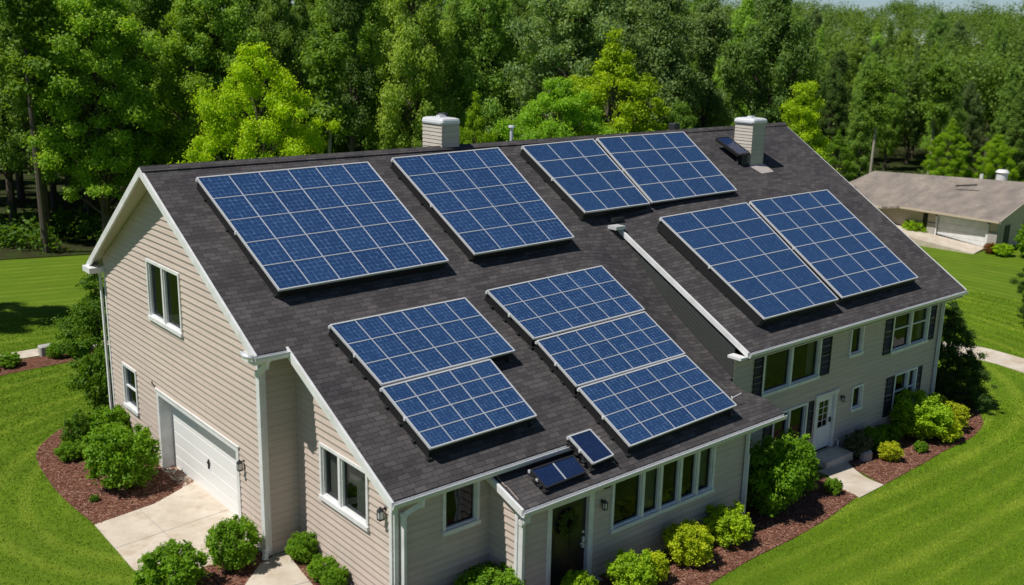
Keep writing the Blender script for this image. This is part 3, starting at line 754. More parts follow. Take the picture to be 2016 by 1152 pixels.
m = MB(TG); m.tube([(1.62, 0.03, 2.62), (1.62, 0.10, 2.72), (1.58, 0.12, 2.80)], 0.02, 6); m.build('cable_clip', 'dark_metal', house)

# ---- chimneys (part of the roof), each clad in siding with a rounded metal cap
def chimney(x0, x1, y0, y1, z0, z1, roofobj, capw=0.05):
    c = MB(); c.box(x0 + .02, x1 - .02, y0 + .02, y1 - .02, z0, z1); body = sub('chimney', c, 'siding_chimney', roofobj)
    for nm, T, a, b in (('x', frame3((x0 + .02, 0, 0), (0, 1, 0), (-1, 0, 0)), y0, y1), ('y', frame3((0, y0 + .02, 0), (1, 0, 0), (0, -1, 0)), x0, x1),
                        ('x', frame3((x1 - .02, 0, 0), (0, -1, 0), (1, 0, 0)), -y1, -y0), ('y', frame3((0, y1 - .02, 0), (-1, 0, 0), (0, 1, 0)), -x1, -x0)):
        o = lap_wall('chimney_siding', T, [(a, z1), (b, z1)], z0, [], 'siding_chimney', None, 0.125, 0.018)
        o.parent = roofobj; o.matrix_parent_inverse = roofobj.matrix_world.inverted()
    cap = MB(); k = capw; hh = 0.20
    prof = [(0.0, k), (hh * .25, k + .012), (hh * .6, k), (hh * .85, k * .3), (hh, -0.10), (hh * 1.02, -0.3)]
    rings = []
    for dz, e in prof:
        r = 0.10 if e > -.05 else 0.05
        X0, X1, Y0, Y1 = x0 - e, x1 + e, y0 - e, y1 + e; ring = []
        for cx, cy, a in ((X1 - r, Y1 - r, 0), (X0 + r, Y1 - r, 90), (X0 + r, Y0 + r, 180), (X1 - r, Y0 + r, 270)):
            for t in range(5):
                th = math.radians(a + t * 22.5); ring.append((cx + r * math.cos(th), cy + r * math.sin(th), z1 - .02 + dz))
        rings.append(ring)
    n = len(rings[0]); fs = []
    for i in range(len(rings) - 1):
        for q in range(n): fs.append((i * n + q, i * n + (q + 1) % n, (i + 1) * n + (q + 1) % n, (i + 1) * n + q))
    fs.append(tuple(range((len(rings) - 1) * n, len(rings) * n))); fs.append(tuple(range(n - 1, -1, -1)))
    cap.add([p for r in rings for p in r], fs); sub('chimney_cap', cap, 'gutter', roofobj)
    p = MB(); p.box((x0 + x1) / 2 - .12, (x0 + x1) / 2 + .12, (y0 + y1) / 2 - .1, (y0 + y1) / 2 + .1, z1 + .15, z1 + .25); sub('flue', p, 'alu', roofobj)
bpy.context.view_layer.update()
chimney(9.92, 10.66, -0.10, 1.02, 9.0, 10.28, roof, 0.03)
chimney(23.80, 24.66, -2.30, -1.40, 7.9, 9.98, rroof)
fl = MB(); 
q = [(23.72, -2.30), (24.75, -2.30), (24.78, -2.78), (23.95, -2.80)]
fl.add([(x, y, zr(x, y) + .012) for x, y in q] + [(x, y, zr(x, y) + .002) for x, y in q], [(0, 1, 2, 3), (0, 4, 5, 1), (1, 5, 6, 2), (2, 6, 7, 3), (3, 7, 4, 0)])
sub('flashing', fl, 'lead', rroof)
def pipe(x, y, z0, z1, r, capr, mt='alu', parent=None):
    m = MB(); m.tube([(x, y, z0), (x, y, z1)], r, 10); m.tube([(x, y, z1), (x, y, z1 + .07)], [capr, capr * .8], 12); sub('vent_pipe', m, mt, parent)
pipe(11.2, 1.6, 8.4, 10.42, 0.15, 0.22, 'dark_metal', back)
pipe(13.55, 0.62, 9.0, 9.98, 0.06, 0.13, 'alu', back)
pipe(4.4, 6.9 - 1.0, 5.4, 6.0, 0.05, 0.1, 'alu', back)
m = MB(); m.bevbox(21.75, 22.1, 0.05, 0.4, 9.35, 9.86, 0.03); sub('roof_vent', m, 'dark_metal', back)
m = MB(); m.tube([(12.75, -10.50, 2.9), (12.75, -10.50, 3.12), (12.86, -10.55, 3.16), (13.12, -10.54, 3.19)], 0.016, 6); m.tube([(12.70, -10.56, 3.12), (12.82, -10.43, 3.12)], 0.02, 6); sub('bracket', m, 'alu', roof)

# ------------------------------------------------------------------ solar panels
PANEL_GROUP = 'solar panels on the house roof'
def solar_panel(label, pts, zf, nc, nr, lift=(0.40, 0.40, 0.40, 0.40), material='solar_cell', grid=0.025, rails=True, cols=None, frame='alu', side_drop=None):
    side_drop = side_drop or min(lift) - 0.02
    """pts = TL, TR, BR, BL in plan; lift = height of each corner over the roof"""
    C4 = [Vector((x, y, zf(x, y) + h)) for (x, y), h in zip(pts, lift)]
    nrm = (C4[1] - C4[0]).cross(C4[3] - C4[0]); nrm.normalize()
    if nrm.z < 0: nrm = -nrm
    def P(s, t, h=0.0):
        a = C4[0].lerp(C4[1], s); b = C4[3].lerp(C4[2], s); return tuple(a.lerp(b, t) + nrm * h)
    W = (C4[1] - C4[0]).length; H = (C4[3] - C4[0]).length
    cen = Vector(P(.5, .5)); root = empty('solar_panel', (cen.x, cen.y, zf(cen.x, cen.y)), label, 'solar panel', PANEL_GROUP)
    inv = Matrix.Translation(-Vector(root.location))
    def bld(nm, mb, mt, uvs=None):
        o = new_obj(nm, mb.v, mb.f, mt, uvs=uvs); o.parent = root; o.matrix_parent_inverse = inv; return o
    def strip(m, s0, s1, t0, t1, h0, h1):
        v = [P(s0, t0, h0), P(s1, t0, h0), P(s1, t1, h0), P(s0, t1, h0), P(s0, t0, h1), P(s1, t0, h1), P(s1, t1, h1), P(s0, t1, h1)]
        m.add(v, [(0, 1, 2, 3), (7, 6, 5, 4), (0, 4, 5, 1), (1, 5, 6, 2), (2, 6, 7, 3), (3, 7, 4, 0)])
    g = MB()
    g.add([P(0, 0), P(1, 0), P(1, 1), P(0, 1)], [(0, 3, 2, 1)])
    cs = cols or [k / nc for k in range(nc + 1)]
    bld('cell_sheet', g, material, [(0, 0), (0, nr), (nc, nr), (nc, 0)])
    bk = MB(); strip(bk, 0.002, .998, 0.002, .998, -0.035, -0.008); bld('back_sheet', bk, 'black')
    fw, fh = 0.036 / W, 0.036 / H
    f = MB()
    strip(f, 0, 1, -fh * .4, fh * .7, -0.05, 0.016); strip(f, 0, 1, 1 - fh * .5, 1 + fh * .4, -0.05, 0.016)
    strip(f, -fw * .4, fw * .5, 0, 1, -0.05, 0.0165); strip(f, 1 - fw * .5, 1 + fw * .4, 0, 1, -0.05, 0.0165)
    bld('frame', f, frame)
    k_ = MB(); strip(k_, 0.004, 0.004 + .02 / W, 0.01, .99, -side_drop, -0.05); strip(k_, 0.006, .994, 1 - .03 / H, 1 - .01 / H, -side_drop * .75, -0.05); strip(k_, 1 - .02 / W - .004, .996, 0.01, .99, -side_drop * .8, -0.05)  # black strips added to stand for the shade under the panel edges
    bld('gap_shade_strip', k_, 'black')
    b = MB()
    for k in range(1, nc): strip(b, cs[k] - grid / 2 / W, cs[k] + grid / 2 / W, fh * .7, 1 - fh * .5, 0.001, 0.009)
    for k in range(1, nr): strip(b, fw * .5, 1 - fw * .5, k / nr - grid / 2 / H, k / nr + grid / 2 / H, 0.001, 0.0105)
    if nc > 1 or nr > 1: bld('divider_bar', b, 'panel_grid')
    if rails:
        for s in (0.04, 0.5, 0.96) if W > 2 else (0.15, 0.85):
            r = MB(); strip(r, s - .03 / W, s + .03 / W, 0.02, .98, -0.11, -0.05); bld('rail', r, 'dark_metal')
        for s in (0.012, 0.988):
            for t in (0.08, 0.36, 0.64, 0.93):
                p = Vector(P(s, t, -0.05)); q = Vector((p.x, p.y, zf(p.x, p.y) - 0.01))
                l = MB(); l.bar(q, p, 0.05, 0.03, (1, 0, 0)); l.box(q.x - .07, q.x + .07, q.y - .09, q.y + .05, q.z, q.z + .035); bld('mounting_foot', l, 'dark_metal')
        for (s, t) in ((0.0, 0.01), (0.0, .5)):
            p = Vector(P(s, t, -0.03)); l = MB(); l.box(p.x - .04, p.x - .005, p.y - .03, p.y + .04, p.z - .05, p.z + .02); bld('end_clamp', l, 'alu')
    return root
A = 0.25
solar_panel('large solar panel of thirty squares nearest the left gable, on the upper roof slope', [(1.03, -1.03), (6.5, -0.94), (6.71, -4.83), (1.39, -4.91)], zl, 6, 5)
solar_panel('solar panel of twenty squares below the ridge chimney, second from the left gable', [(7.45, -0.86), (11.81, -0.75), (11.75, -4.7), (7.74, -4.75)], zl, 4, 5)
solar_panel('narrower left half of the upper pair of solar panels, three squares wide', [(12.89, -0.76), (16.4, -0.67), (16.21, -3.81), (13.08, -3.82)], lambda x, y: zl(x, y), 3, 4, material='solar_cell_fine', grid=0.032)
solar_panel('right half of the upper solar panel pair, left of the tall chimney', [(16.64, -0.64), (21.51, -0.63), (21.15, -3.74), (16.39, -3.78)], lambda x, y: zl(x, y), 4, 4, material='solar_cell_fine', grid=0.032)
solar_panel('upper solar panel of the stepped lower left pair, reaching further right than the one below', [(2.11, -6.13), (6.35, -6.09), (6.65, -7.89), (2.45, -7.94)], zl, 6, 3)
solar_panel('lower solar panel of the stepped lower left pair, above the porch gutter', [(2.39, -8.02), (5.75, -7.97), (5.89, -9.68), (2.62, -9.71)], zl, 5, 4)
solar_panel('topmost of the three stacked solar panels in the middle of the lower roof', [(7.21, -5.99), (11.84, -5.88), (12.03, -7.58), (7.53, -7.68)], zl, 6, 3)
solar_panel('middle one of the three stacked solar panels in the middle of the lower roof', [(7.55, -7.77), (11.96, -7.66), (12.1, -9.19), (7.7, -9.24)], zl, 6, 3)
solar_panel('lowest of the three stacked solar panels, above the row of front windows', [(7.71, -9.31), (12.07, -9.25), (12.32, -10.99), (7.89, -11.08)], zl, 5, 4)
stt = lambda x, y: 9.46 + .0054 * x + (EAVE_Z - 9.46 - .0054 * x) * y / EAVE_Y
solar_panel('left half of the big right solar panel pair, propped up beside the white rake', [(15.66, -4.81), (20.52, -4.7), (19.83, -9.29), (15.73, -9.3)], lambda x, y: zr(x, y), 3, 6,
            lift=tuple(stt(x, y) + .46 - zr(x, y) for x, y in [(15.66, -4.81), (20.52, -4.7), (19.83, -9.29), (15.73, -9.3)]), material='solar_cell_fine', grid=0.032)
solar_panel('right half of the big right solar panel pair, nearest the right roof edge', [(20.84, -4.62), (25.95, -4.58), (25.25, -9.21), (20.21, -9.23)], zr, 4, 6, lift=(.42,) * 4, material='solar_cell_fine', grid=0.032)
solar_panel('small plain dark solar panel with a white rim at the end of the porch gutter', [(6.49, -10.26), (7.23, -10.26), (7.34, -11.02), (6.6, -11.05)], zl, 1, 1, lift=(.24,) * 4, material='solar_cell_plain')
solar_panel('small dark double solar panel lying on the low porch roof', [(4.9, -10.63), (6.3, -10.63), (6.32, -11.09), (4.97, -11.12)], zl, 2, 1, lift=(.13,) * 4, material='solar_cell_plain', grid=.04, frame='dark_metal')
solar_panel('small narrow dark solar panel on a tilted stand against the tall chimney', [(22.95, -1.15), (23.74, -1.15), (23.76, -2.28), (23.02, -2.3)], zr, 1, 1, lift=(.40, .40, .50, .50), material='solar_cell_plain', frame='dark_metal', side_drop=.12, rails=False)
m = MB(); m.box(23.30, 23.62, -2.25, -1.95, zr(23.4, -2.1) - .05, zr(23.4, -2.1) + .42); m.bar((23.1, -2.2, zr(23.1, -2.2)), (23.4, -1.9, zr(23.4, -1.9) + .4), .05, .05)
_p = [o for o in scene.objects if o.name.startswith('solar_panel') and o.type == 'EMPTY'][-1]
o = m.build('stand', 'black'); o.parent = _p; o.matrix_parent_inverse = Matrix.Translation(-Vector(_p.location))

# ------------------------------------------------------------------ foliage
def leaf_mesh(name, centers, normals, size, tone, material='leaf', aspect=1.5, jitter=0.9, rs=None):
    """one mesh of small bent leaf sprays; centers (n,3), normals (n,3) bias, size (n,), tone (n,)"""
    rs = rs or NR; n = len(centers)
    nv = normals + rs.normal(0, jitter, (n, 3)); nv /= np.linalg.norm(nv, axis=1)[:, None] + 1e-9
    r = rs.normal(0, 1, (n, 3)); a = np.cross(nv, r); a /= np.linalg.norm(a, axis=1)[:, None] + 1e-9
    b = np.cross(nv, a)
    s = size[:, None]
    # four-sided leaf with pointed ends, folded along its middle
    v = np.empty((n, 4, 3), np.float32)
    v[:, 0] = centers - a * s * .5 * aspect
    v[:, 1] = centers + b * s * .42 + nv * s * .14
    v[:, 2] = centers + a * s * .5 * aspect
    v[:, 3] = centers - b * s * .42 + nv * s * .14
    me = bpy.data.meshes.new(name); me.vertices.add(n * 4); me.vertices.foreach_set('co', v.reshape(-1))
    idx = np.arange(n * 4, dtype=np.int32).reshape(n, 4)
    tri = np.stack([idx[:, [0, 1, 2]], idx[:, [0, 2, 3]]], 1).reshape(-1)
    me.loops.add(len(tri)); me.loops.foreach_set('vertex_index', tri)
    me.polygons.add(n * 2); me.polygons.foreach_set('loop_start', np.arange(0, n * 6, 3, dtype=np.int32)); me.polygons.foreach_set('loop_total', np.full(n * 2, 3, np.int32))
    at = me.attributes.new('tone', 'FLOAT', 'POINT'); at.data.foreach_set('value', np.repeat(tone, 4).astype(np.float32))
    me.materials.append(M[material]); me.update(); me.validate()
    return me
def clumps(centres, radii, per, squash=0.8, rs=None, shell=0.55):
    rs = rs or NR; cs = []; ns = []; tn = []
    for (c, r, k) in zip(centres, radii, per):
        d = rs.normal(0, 1, (k, 3)); d /= np.linalg.norm(d, axis=1)[:, None]
        rad = r * (shell + (1 - shell) * rs.rand(k)) * (1 + 0.25 * rs.normal(0, 1, k))
        p = d * rad[:, None]; p[:, 2] *= squash
        cs.append(p + np.array(c)); ns.append(d * np.array([.8, .8, 1.0]) + np.array([0, 0, .35])); tn.append(np.clip(rs.normal(0.5 + rs.normal(0, .13), 0.16, k), 0, 1))
    return np.concatenate(cs), np.concatenate(ns), np.concatenate(tn)

def bush_variant(seed, nl=3600, leaf=0.075, tall=1.0, ncl=34, lump=0.30):
    """unit shrub: radius 1, sits on z = 0; crown and stems"""
    rs = np.random.RandomState(seed); cen = []; rad = []
    for i in range(ncl):
        z = 1 - 2 * (i + .5) / ncl; th = i * 2.39996 + rs.rand() * .5
        rr = math.sqrt(1 - z * z); k = 0.66 + rs.rand() * 0.28
        cen.append((rr * math.cos(th) * k, rr * math.sin(th) * k, (z * k * .92 + 0.92) * tall)); rad.append(lump * (.75 + .5 * rs.rand()))
    for i in range(14):
        a_ = rs.rand() * 6.28; z_ = rs.rand() * .9; cen.append((math.cos(a_) * (.97 - .5 * z_ * z_), math.sin(a_) * (.97 - .5 * z_ * z_), (z_ + .9) * tall)); rad.append(.13)
    for i in range(8): cen.append(((rs.rand() - .5) * .8, (rs.rand() - .5) * .8, (.5 + rs.rand() * .9) * tall)); rad.append(.34)
    per = [max(12, int(nl / (ncl + 8) * min(1, (r_ / .24) ** 1.5))) for r_ in rad]
    c, n, t = clumps(cen, rad, per, 0.9, rs, 0.35)
    c[:, 2] = np.abs(c[:, 2]) * 1.0 + 0.02
    me = leaf_mesh('shrub_crown', c, n, leaf * (.7 + .6 * rs.rand(len(c))), t, 'leaf', 1.35, 0.75, rs)
    st = MB()
    for i in range(9):
        a = i * 2.4; k = .55 + .3 * rs.rand()
        st.tube([(0.05 * math.cos(a), .05 * math.sin(a), -0.1), (.35 * k * math.cos(a), .35 * k * math.sin(a), .45 * tall), (.8 * k * math.cos(a), .8 * k * math.sin(a), (1.0 + .3 * rs.rand()) * tall)], [.035, .025, .01], 5, False)
    sm = bpy.data.meshes.new('shrub_stems'); sm.from_pydata(st.v, [], st.f); sm.materials.append(M['bark'])
    return me, sm
BV = [bush_variant(1, 9000, .085, 1.0, 40, .25), bush_variant(2, 7500, .095, 1.0, 30, .29), bush_variant(3, 8500, .085, 1.0, 46, .23), bush_variant(4, 11000, .075, 1.0, 56, .22)]
BT = bush_variant(9, 3600, .16, 1.0, 20, .36)
def shrub(name, x, y, r, h, col, label, cat='shrub', group=None, v=0, rot=None, zoff=0.0, base=None):
    me, sm = base or BV[v]
    root = empty(name, (x, y, gz(x) + zoff), label, cat, group)
    root.scale = (r, r * R.uniform(.92, 1.06), h / 1.92); root.rotation_euler = (0, 0, R.uniform(0, 6.28) if rot is None else rot)
    c = bpy.data.objects.new('crown', me); COL.objects.link(c); c.parent = root; c.color = (*col, 1)
    s = bpy.data.objects.new('stems', sm); COL.objects.link(s); s.parent = root
    return root
GD = (0.11, 0.22, 0.016); GM = (0.165, 0.325, 0.016); GB = (0.30, 0.48, 0.018); GY = (0.44, 0.54, 0.018); GDK = (0.075, 0.145, 0.028); GYY = (0.44, 0.50, 0.02)
# left bed and gable
shrub('round_shrub', -0.95, 0.75, 1.02, 1.95, GM, 'biggest round green shrub left of the garage door, beside the driveway', v=3)
shrub('shrub', -0.75, 2.75, 0.70, 1.35, GM, 'medium green shrub tucked behind the big round one beside the gable wall', v=1)
shrub('shrub', -1.0, 4.45, 0.55, 1.25, GD, 'loose dark green shrub at the far bend of the left mulch bed', v=2)
shrub('shrub', -0.05, 4.35, 0.66, 1.25, GM, 'green shrub against the gable wall under the small sash window', v=1)
shrub('shrub', -1.55, 3.75, 0.42, 0.62, GM, 'low spreading dark green plant at the left bed edge', v=0)
shrub('seedling', -1.95, 0.35, 0.15, 0.2, GD, 'tiny green seedling alone in the left mulch bed', cat='plant', v=1)
shrub('tall_shrub', 0.75, 7.0, 0.95, 2.5, GD, 'dark tall shrub at the back left corner of the house, low one below the tree', v=2)
# near the front walk
shrub('round_shrub', -0.42, -5.50, 0.70, 1.35, GM, 'round green shrub at the garage front corner, between driveway and walk', v=3)
shrub('round_shrub', -2.15, -5.75, 0.80, 1.30, GM, 'round green shrub at the bottom end of the driveway, cut by the photo edge', v=0)
shrub('round_shrub', 1.10, -6.28, 0.41, 0.80, GM, 'small neat round shrub in the recess beside the side gable', v=3)
shrub('round_shrub', 1.02, -7.38, 0.36, 0.62, GM, 'upper of the two touching small shrubs below the side gable window', v=1)
shrub('round_shrub', 1.03, -7.98, 0.34, 0.62, GM, 'lower of the two touching small shrubs below the side gable window', v=2)
shrub('round_shrub', 3.60, -10.75, 0.85, 1.05, GM, 'wide green shrub in front of the single front window, cut by the bottom edge', v=3)
shrub('shrub', 2.55, -10.5, 0.33, 0.62, GM, 'small shrub tip beside the downspout at the bottom edge', v=1)
shrub('shrub', 5.72, -11.62, 0.46, 0.72, GB, 'bright green shrub right in front of the dark front door', v=2)
shrub('round_shrub', 7.18, -12.02, 0.60, 1.02, GB, 'bright green round shrub to the right of the dark front door', v=0)
shrub('shrub', 7.92, -12.05, 0.40, 0.85, GY, 'small yellow green shrub touching the one beside the dark front door', v=1)
shrub('round_shrub', 9.55, -11.85, 0.72, 1.12, GY, 'bright yellow green round shrub under the row of front windows', v=3)
shrub('round_shrub', 11.45, -11.65, 0.70, 1.12, (0.36, .52, .018), 'bright green round shrub near the right end of the front window row', v=0)
shrub('tall_shrub', 14.25, -11.1, 1.0, 2.35, GM, 'tall bushy green shrub at the corner downspout, the front one of two', v=3)
shrub('tall_shrub', 16.1, -10.5, 0.92, 2.0, GM, 'tall bushy green shrub left of the white door, the rear one of two', v=2)
shrub('shrub', 13.35, -10.2, 0.60, 1.5, GD, 'dark shrub between the low wing and the tall bushy shrubs', v=1)
shrub('shrub', 17.3, -11.35, 0.30, 0.52, GM, 'small green shrub in the mulch left of the right walkway', v=2)
shrub('flowering_shrub', 21.0, -9.95, 0.48, 0.95, (.13, .16, .085), 'grey green variegated shrub beside the concrete door step', v=1)
shrub('shrub', 22.15, -9.85, 0.52, 0.90, GM, 'low green shrub under the narrow ground floor window', v=0)
shrub('shrub', 23.35, -9.75, 0.50, 0.72, GM, 'low green shrub below the right ground floor window', v=3)
shrub('shrub', 21.78, -10.75, 0.42, 0.68, GYY, 'small yellow leaved shrub in the mulch right of the walkway', v=1)
shrub('shrub', 23.55, -11.0, 0.27, 0.42, GM, 'tiny round green shrub alone near the right bed edge', v=2)
shrub('round_shrub', 24.95, -10.1, 1.18, 1.75, GB, 'large spreading green shrub in front of the right ground floor window', v=3)
shrub('shrub', 26.55, -10.35, 0.78, 1.20, GYY, 'yellow topped shrub right of the large spreading one', v=0)
shrub('shrub', 25.4, -11.05, 0.50, 0.85, GY, 'small yellow green shrub in front of the large spreading one', v=1)
m = MB(); m.bevbox(20.75, 21.25, -10.45, -10.15, -1.12, -0.72, 0.08); m.T = IDT
tag(m.build('garden_rock', 'stone'), 'pale grey rock in front of the variegated shrub by the step', 'rock')
# far left bed
for i, (x, y, r, h, lb) in enumerate([(-1.6, 14.3, .5, .45, 'low green plant at the left end of the far mulch bed'), (-0.6, 14.5, .45, .55, 'low bushy plant beside the leftmost one in the far mulch bed'),
        (1.15, 14.6, .35, .65, 'green plant beside the grey stone block in the far bed'), (1.9, 14.4, .45, .75, 'leafy plant at the right end of the far mulch bed')]):
    shrub('garden_plant', x, y, r, h, GM if i else GD, lb, cat='plant', v=i % 4)
m = MB(); m.bevbox(0.72, 1.25, 15.0, 15.45, -0.05, 0.42, 0.04)
tag(m.build('stone_block', 'stone'), 'grey stone block standing by the far path and mulch bed', 'stone')
# neighbour's planting
shrub('shrub', 63.0, 10.95, 0.9, 1.5, GB, 'light green plant at the left end of the neighbouring driveway', v=1)
for i, (x, y, r, h, c, lb) in enumerate([(62.3, 4.6, .55, .8, (.25, .12, .03), 'orange flowering plant at the neighbouring garage corner'), (62.2, 3.7, .7, .9, GB, 'low green plant right of the orange flowers at the neighbouring garage')]):
    shrub('garden_plant', x, y, r, h, c, lb, cat='plant', v=i)
shrub('round_shrub', 63.0, 2.0, 1.3, 2.6, GM, 'big round green bush at the right edge below the neighbouring house', v=2)

# ------------------------------------------------------------------ trees
def tree_variant(seed, H=16.0, R0=3.3, base=0.18, ncl=60, leaves=9000, leaf=0.30, shape='oval', clump=1.15, squash=.7, airy=0.0):
    rs = np.random.RandomState(seed); cen = []; rad = []; limbs = []
    for i in range(ncl):
        t = (i + .5) / ncl; t = t ** (0.9)
        z = base * H + (H * .97 - base * H) * t
        if shape == 'oval': prof = math.sin(math.pi * min(1, (0.16 + t * .86))) ** .75
        elif shape == 'round': prof = math.sqrt(max(0.02, 1 - (2 * t - .85) ** 2 * .82)) * (1 if t < .85 else .85)
        elif shape == 'cone': prof = (1 - t) ** .75 * 1.05 + .10
        else: prof = (0.55 + .45 * math.sin(t * 9 + seed)) * math.sin(math.pi * min(1, .12 + t * .86)) ** .6
        th = i * 2.39996 + rs.normal(0, .35); k = prof * R0 * (0.35 + 0.62 * math.sqrt(rs.rand())) * (1 + .22 * rs.normal())
        cen.append((k * math.cos(th), k * math.sin(th), z + rs.normal(0, .25))); rad.append(clump * (.6 + .7 * rs.rand()) * (0.45 + .55 * min(1, prof + .15)))
    tot = sum(r * r for r in rad); per = [max(20, int(leaves * r * r / tot)) for r in rad]
    c, n, t = clumps(cen, rad, per, squash, rs, 0.30)
    me = leaf_mesh('crown', c, n, leaf * (.6 + .75 * rs.rand(len(c))), t, 'leaf', 1.25, 0.7, rs)
    st = MB(); tr = 0.016 * H
    st.tube([(0, 0, -.4), (rs.normal(0, .08), rs.normal(0, .08), H * .3), (rs.normal(0, .2), rs.normal(0, .2), H * .62), (rs.normal(0, .25), rs.normal(0, .25), H * .93)], [tr * 1.25, tr * .85, tr * .5, tr * .12], 7, False)
    for i in range(0, ncl, 2):
        p = cen[i]; zb = max(H * .12, p[2] - 0.9 - .45 * math.hypot(p[0], p[1]))
        st.tube([(0, 0, zb), (p[0] * .5, p[1] * .5, (zb + p[2]) / 2 + .1), p], [tr * .32, tr * .2, tr * .06], 4, False)
    sm = bpy.data.meshes.new('trunk'); sm.from_pydata(st.v, [], st.f); sm.materials.append(M['bark'])
    return me, sm, H
def tree(name, x, y, h, col, label, variant, cat='tree', group=None, wide=1.0, z=None, pale=False):
    me, sm, H = variant
    root = empty(name, (x, y, gh(x, y) if z is None else z), label, cat, group); s = h / H
    root.scale = (s * wide, s * wide, s); root.rotation_euler = (0, 0, R.uniform(0, 6.28))
    c = bpy.data.objects.new('crown', me); COL.objects.link(c); c.parent = root; c.color = (*col, 1)
    t = bpy.data.objects.new('trunk', sm); COL.objects.link(t); t.parent = root
    return root
TV = [tree_variant(21, 17, 2.6, .16, 190, 62000, .135, 'oval', .72, .85), tree_variant(22, 17, 3.0, .22, 170, 56000, .14, 'airy', .76, .85), tree_variant(23, 17, 2.3, .12, 210, 60000, .135, 'cone', .66, .8),
      tree_variant(24, 17, 2.8, .30, 150, 52000, .14, 'oval', .78, .9), tree_variant(25, 17, 2.4, .42, 110, 42000, .135, 'airy', .76, .85), tree_variant(26, 17, 3.3, .2, 210, 66000, .14, 'round', .72, .75)]
NEAR = [tree_variant(31, 12, 3.9, .10, 210, 110000, .105, 'round', .66, .65), tree_variant(32, 12, 3.3, .10, 170, 80000, .11, 'oval', .66, .65), tree_variant(33, 12, 3.4, .06, 180, 84000, .10, 'cone', .66, .65)]
SM = tree_variant(41, 5, 1.35, .02, 80, 26000, .075, 'oval', .42)
YG = (0.25, 0.37, 0.012); YG2 = (0.17, 0.30, 0.016)
tree('maple_tree', 13.55, 20.7, 13.3, (0.40, 0.58, 0.012), 'bright yellow green tree behind the left half of the roof', NEAR[0], wide=.80)
for x_, y_, lb_ in ((-7.5, 36.0, 'forest edge tree just outside the left picture border, the nearer one'), (-13.0, 34.0, 'forest edge tree outside the left picture border, the farther one')):
    tree('broadleaf_tree', x_, y_, 14, (0.12, 0.24, 0.02), lb_, TV[5])
tree('broadleaf_tree', 11.0, 37.2, 17.5, (0.27, 0.45, 0.045), 'big leafy green tree at the lawn edge left of the gable', TV[5], wide=1.0)
tree('broadleaf_tree', 17.2, 37.5, 16.8, (0.25, 0.40, 0.035), 'tall green tree right of the big leafy one above the gable peak', TV[0], wide=1.0)
tree('small_tree', 24.6, 16.8, 11.0, (0.26, 0.42, 0.016), 'small fresh green tree just right of the ridge chimney', NEAR[1], wide=.55)
tree('broadleaf_tree', 28.0, 13.8, 12.3, (0.26, 0.47, 0.03), 'wide round mid green tree behind the middle of the ridge', NEAR[0], wide=.92)
tree('maple_tree', 33.2, 14.9, 14.4, (0.32, 0.46, 0.012), 'tree with yellow green top behind the middle of the ridge', NEAR[1], wide=.95)
tree('broadleaf_tree', 36.6, 12.5, 10.9, (0.16, 0.29, 0.04), 'pale green tree right of the round one, above the small roof vent', NEAR[0], wide=.62)
tree('maple_tree', 42.0, 7.6, 12.2, (0.34, 0.50, 0.012), 'bright yellow green tree right of the tall chimney', NEAR[2], wide=.82)
tree('broadleaf_tree', 83.0, 19.0, 7.6, (0.25, 0.42, 0.015), 'bright small tree behind the neighbouring roof, the left one', NEAR[1], wide=.9)
tree('broadleaf_tree', 85.8, 15.8, 6.6, (0.26, 0.43, 0.015), 'bright small tree behind the neighbouring roof, the right one', NEAR[0], wide=.8)
tree('broadleaf_tree', 70.5, 23.0, 6.8, (0.16, 0.30, 0.02), 'mid green small tree left of the neighbouring roof ridge', NEAR[1], wide=.8)
tree('evergreen_shrub_tree', 29.5, -8.75, 4.3, GDK, 'dark evergreen tree at the right corner of the house', SM, wide=.85, z=-1.25)
tree('evergreen_shrub_tree', 29.3, -9.75, 2.5, GDK, 'lower dark evergreen in front of the one at the right corner', SM, wide=1.25, z=-1.25)
tree('evergreen_shrub_tree', 1.55, 10.1, 4.5, GD, 'dark green bushy tree behind the back left corner of the house', SM, wide=1.15, z=-.05)
tree('broadleaf_tree', 44.6, -6.3, 4.4, (0.07, 0.14, 0.02), 'dark tree standing on the lawn at the right edge', NEAR[0], wide=.8, z=-1.3)
tree('broadleaf_tree', -3.6, 23.4, 12.5, (0.11, 0.22, 0.02), 'tree beyond the left picture edge that throws a shadow on the lawn', NEAR[1], wide=.8)

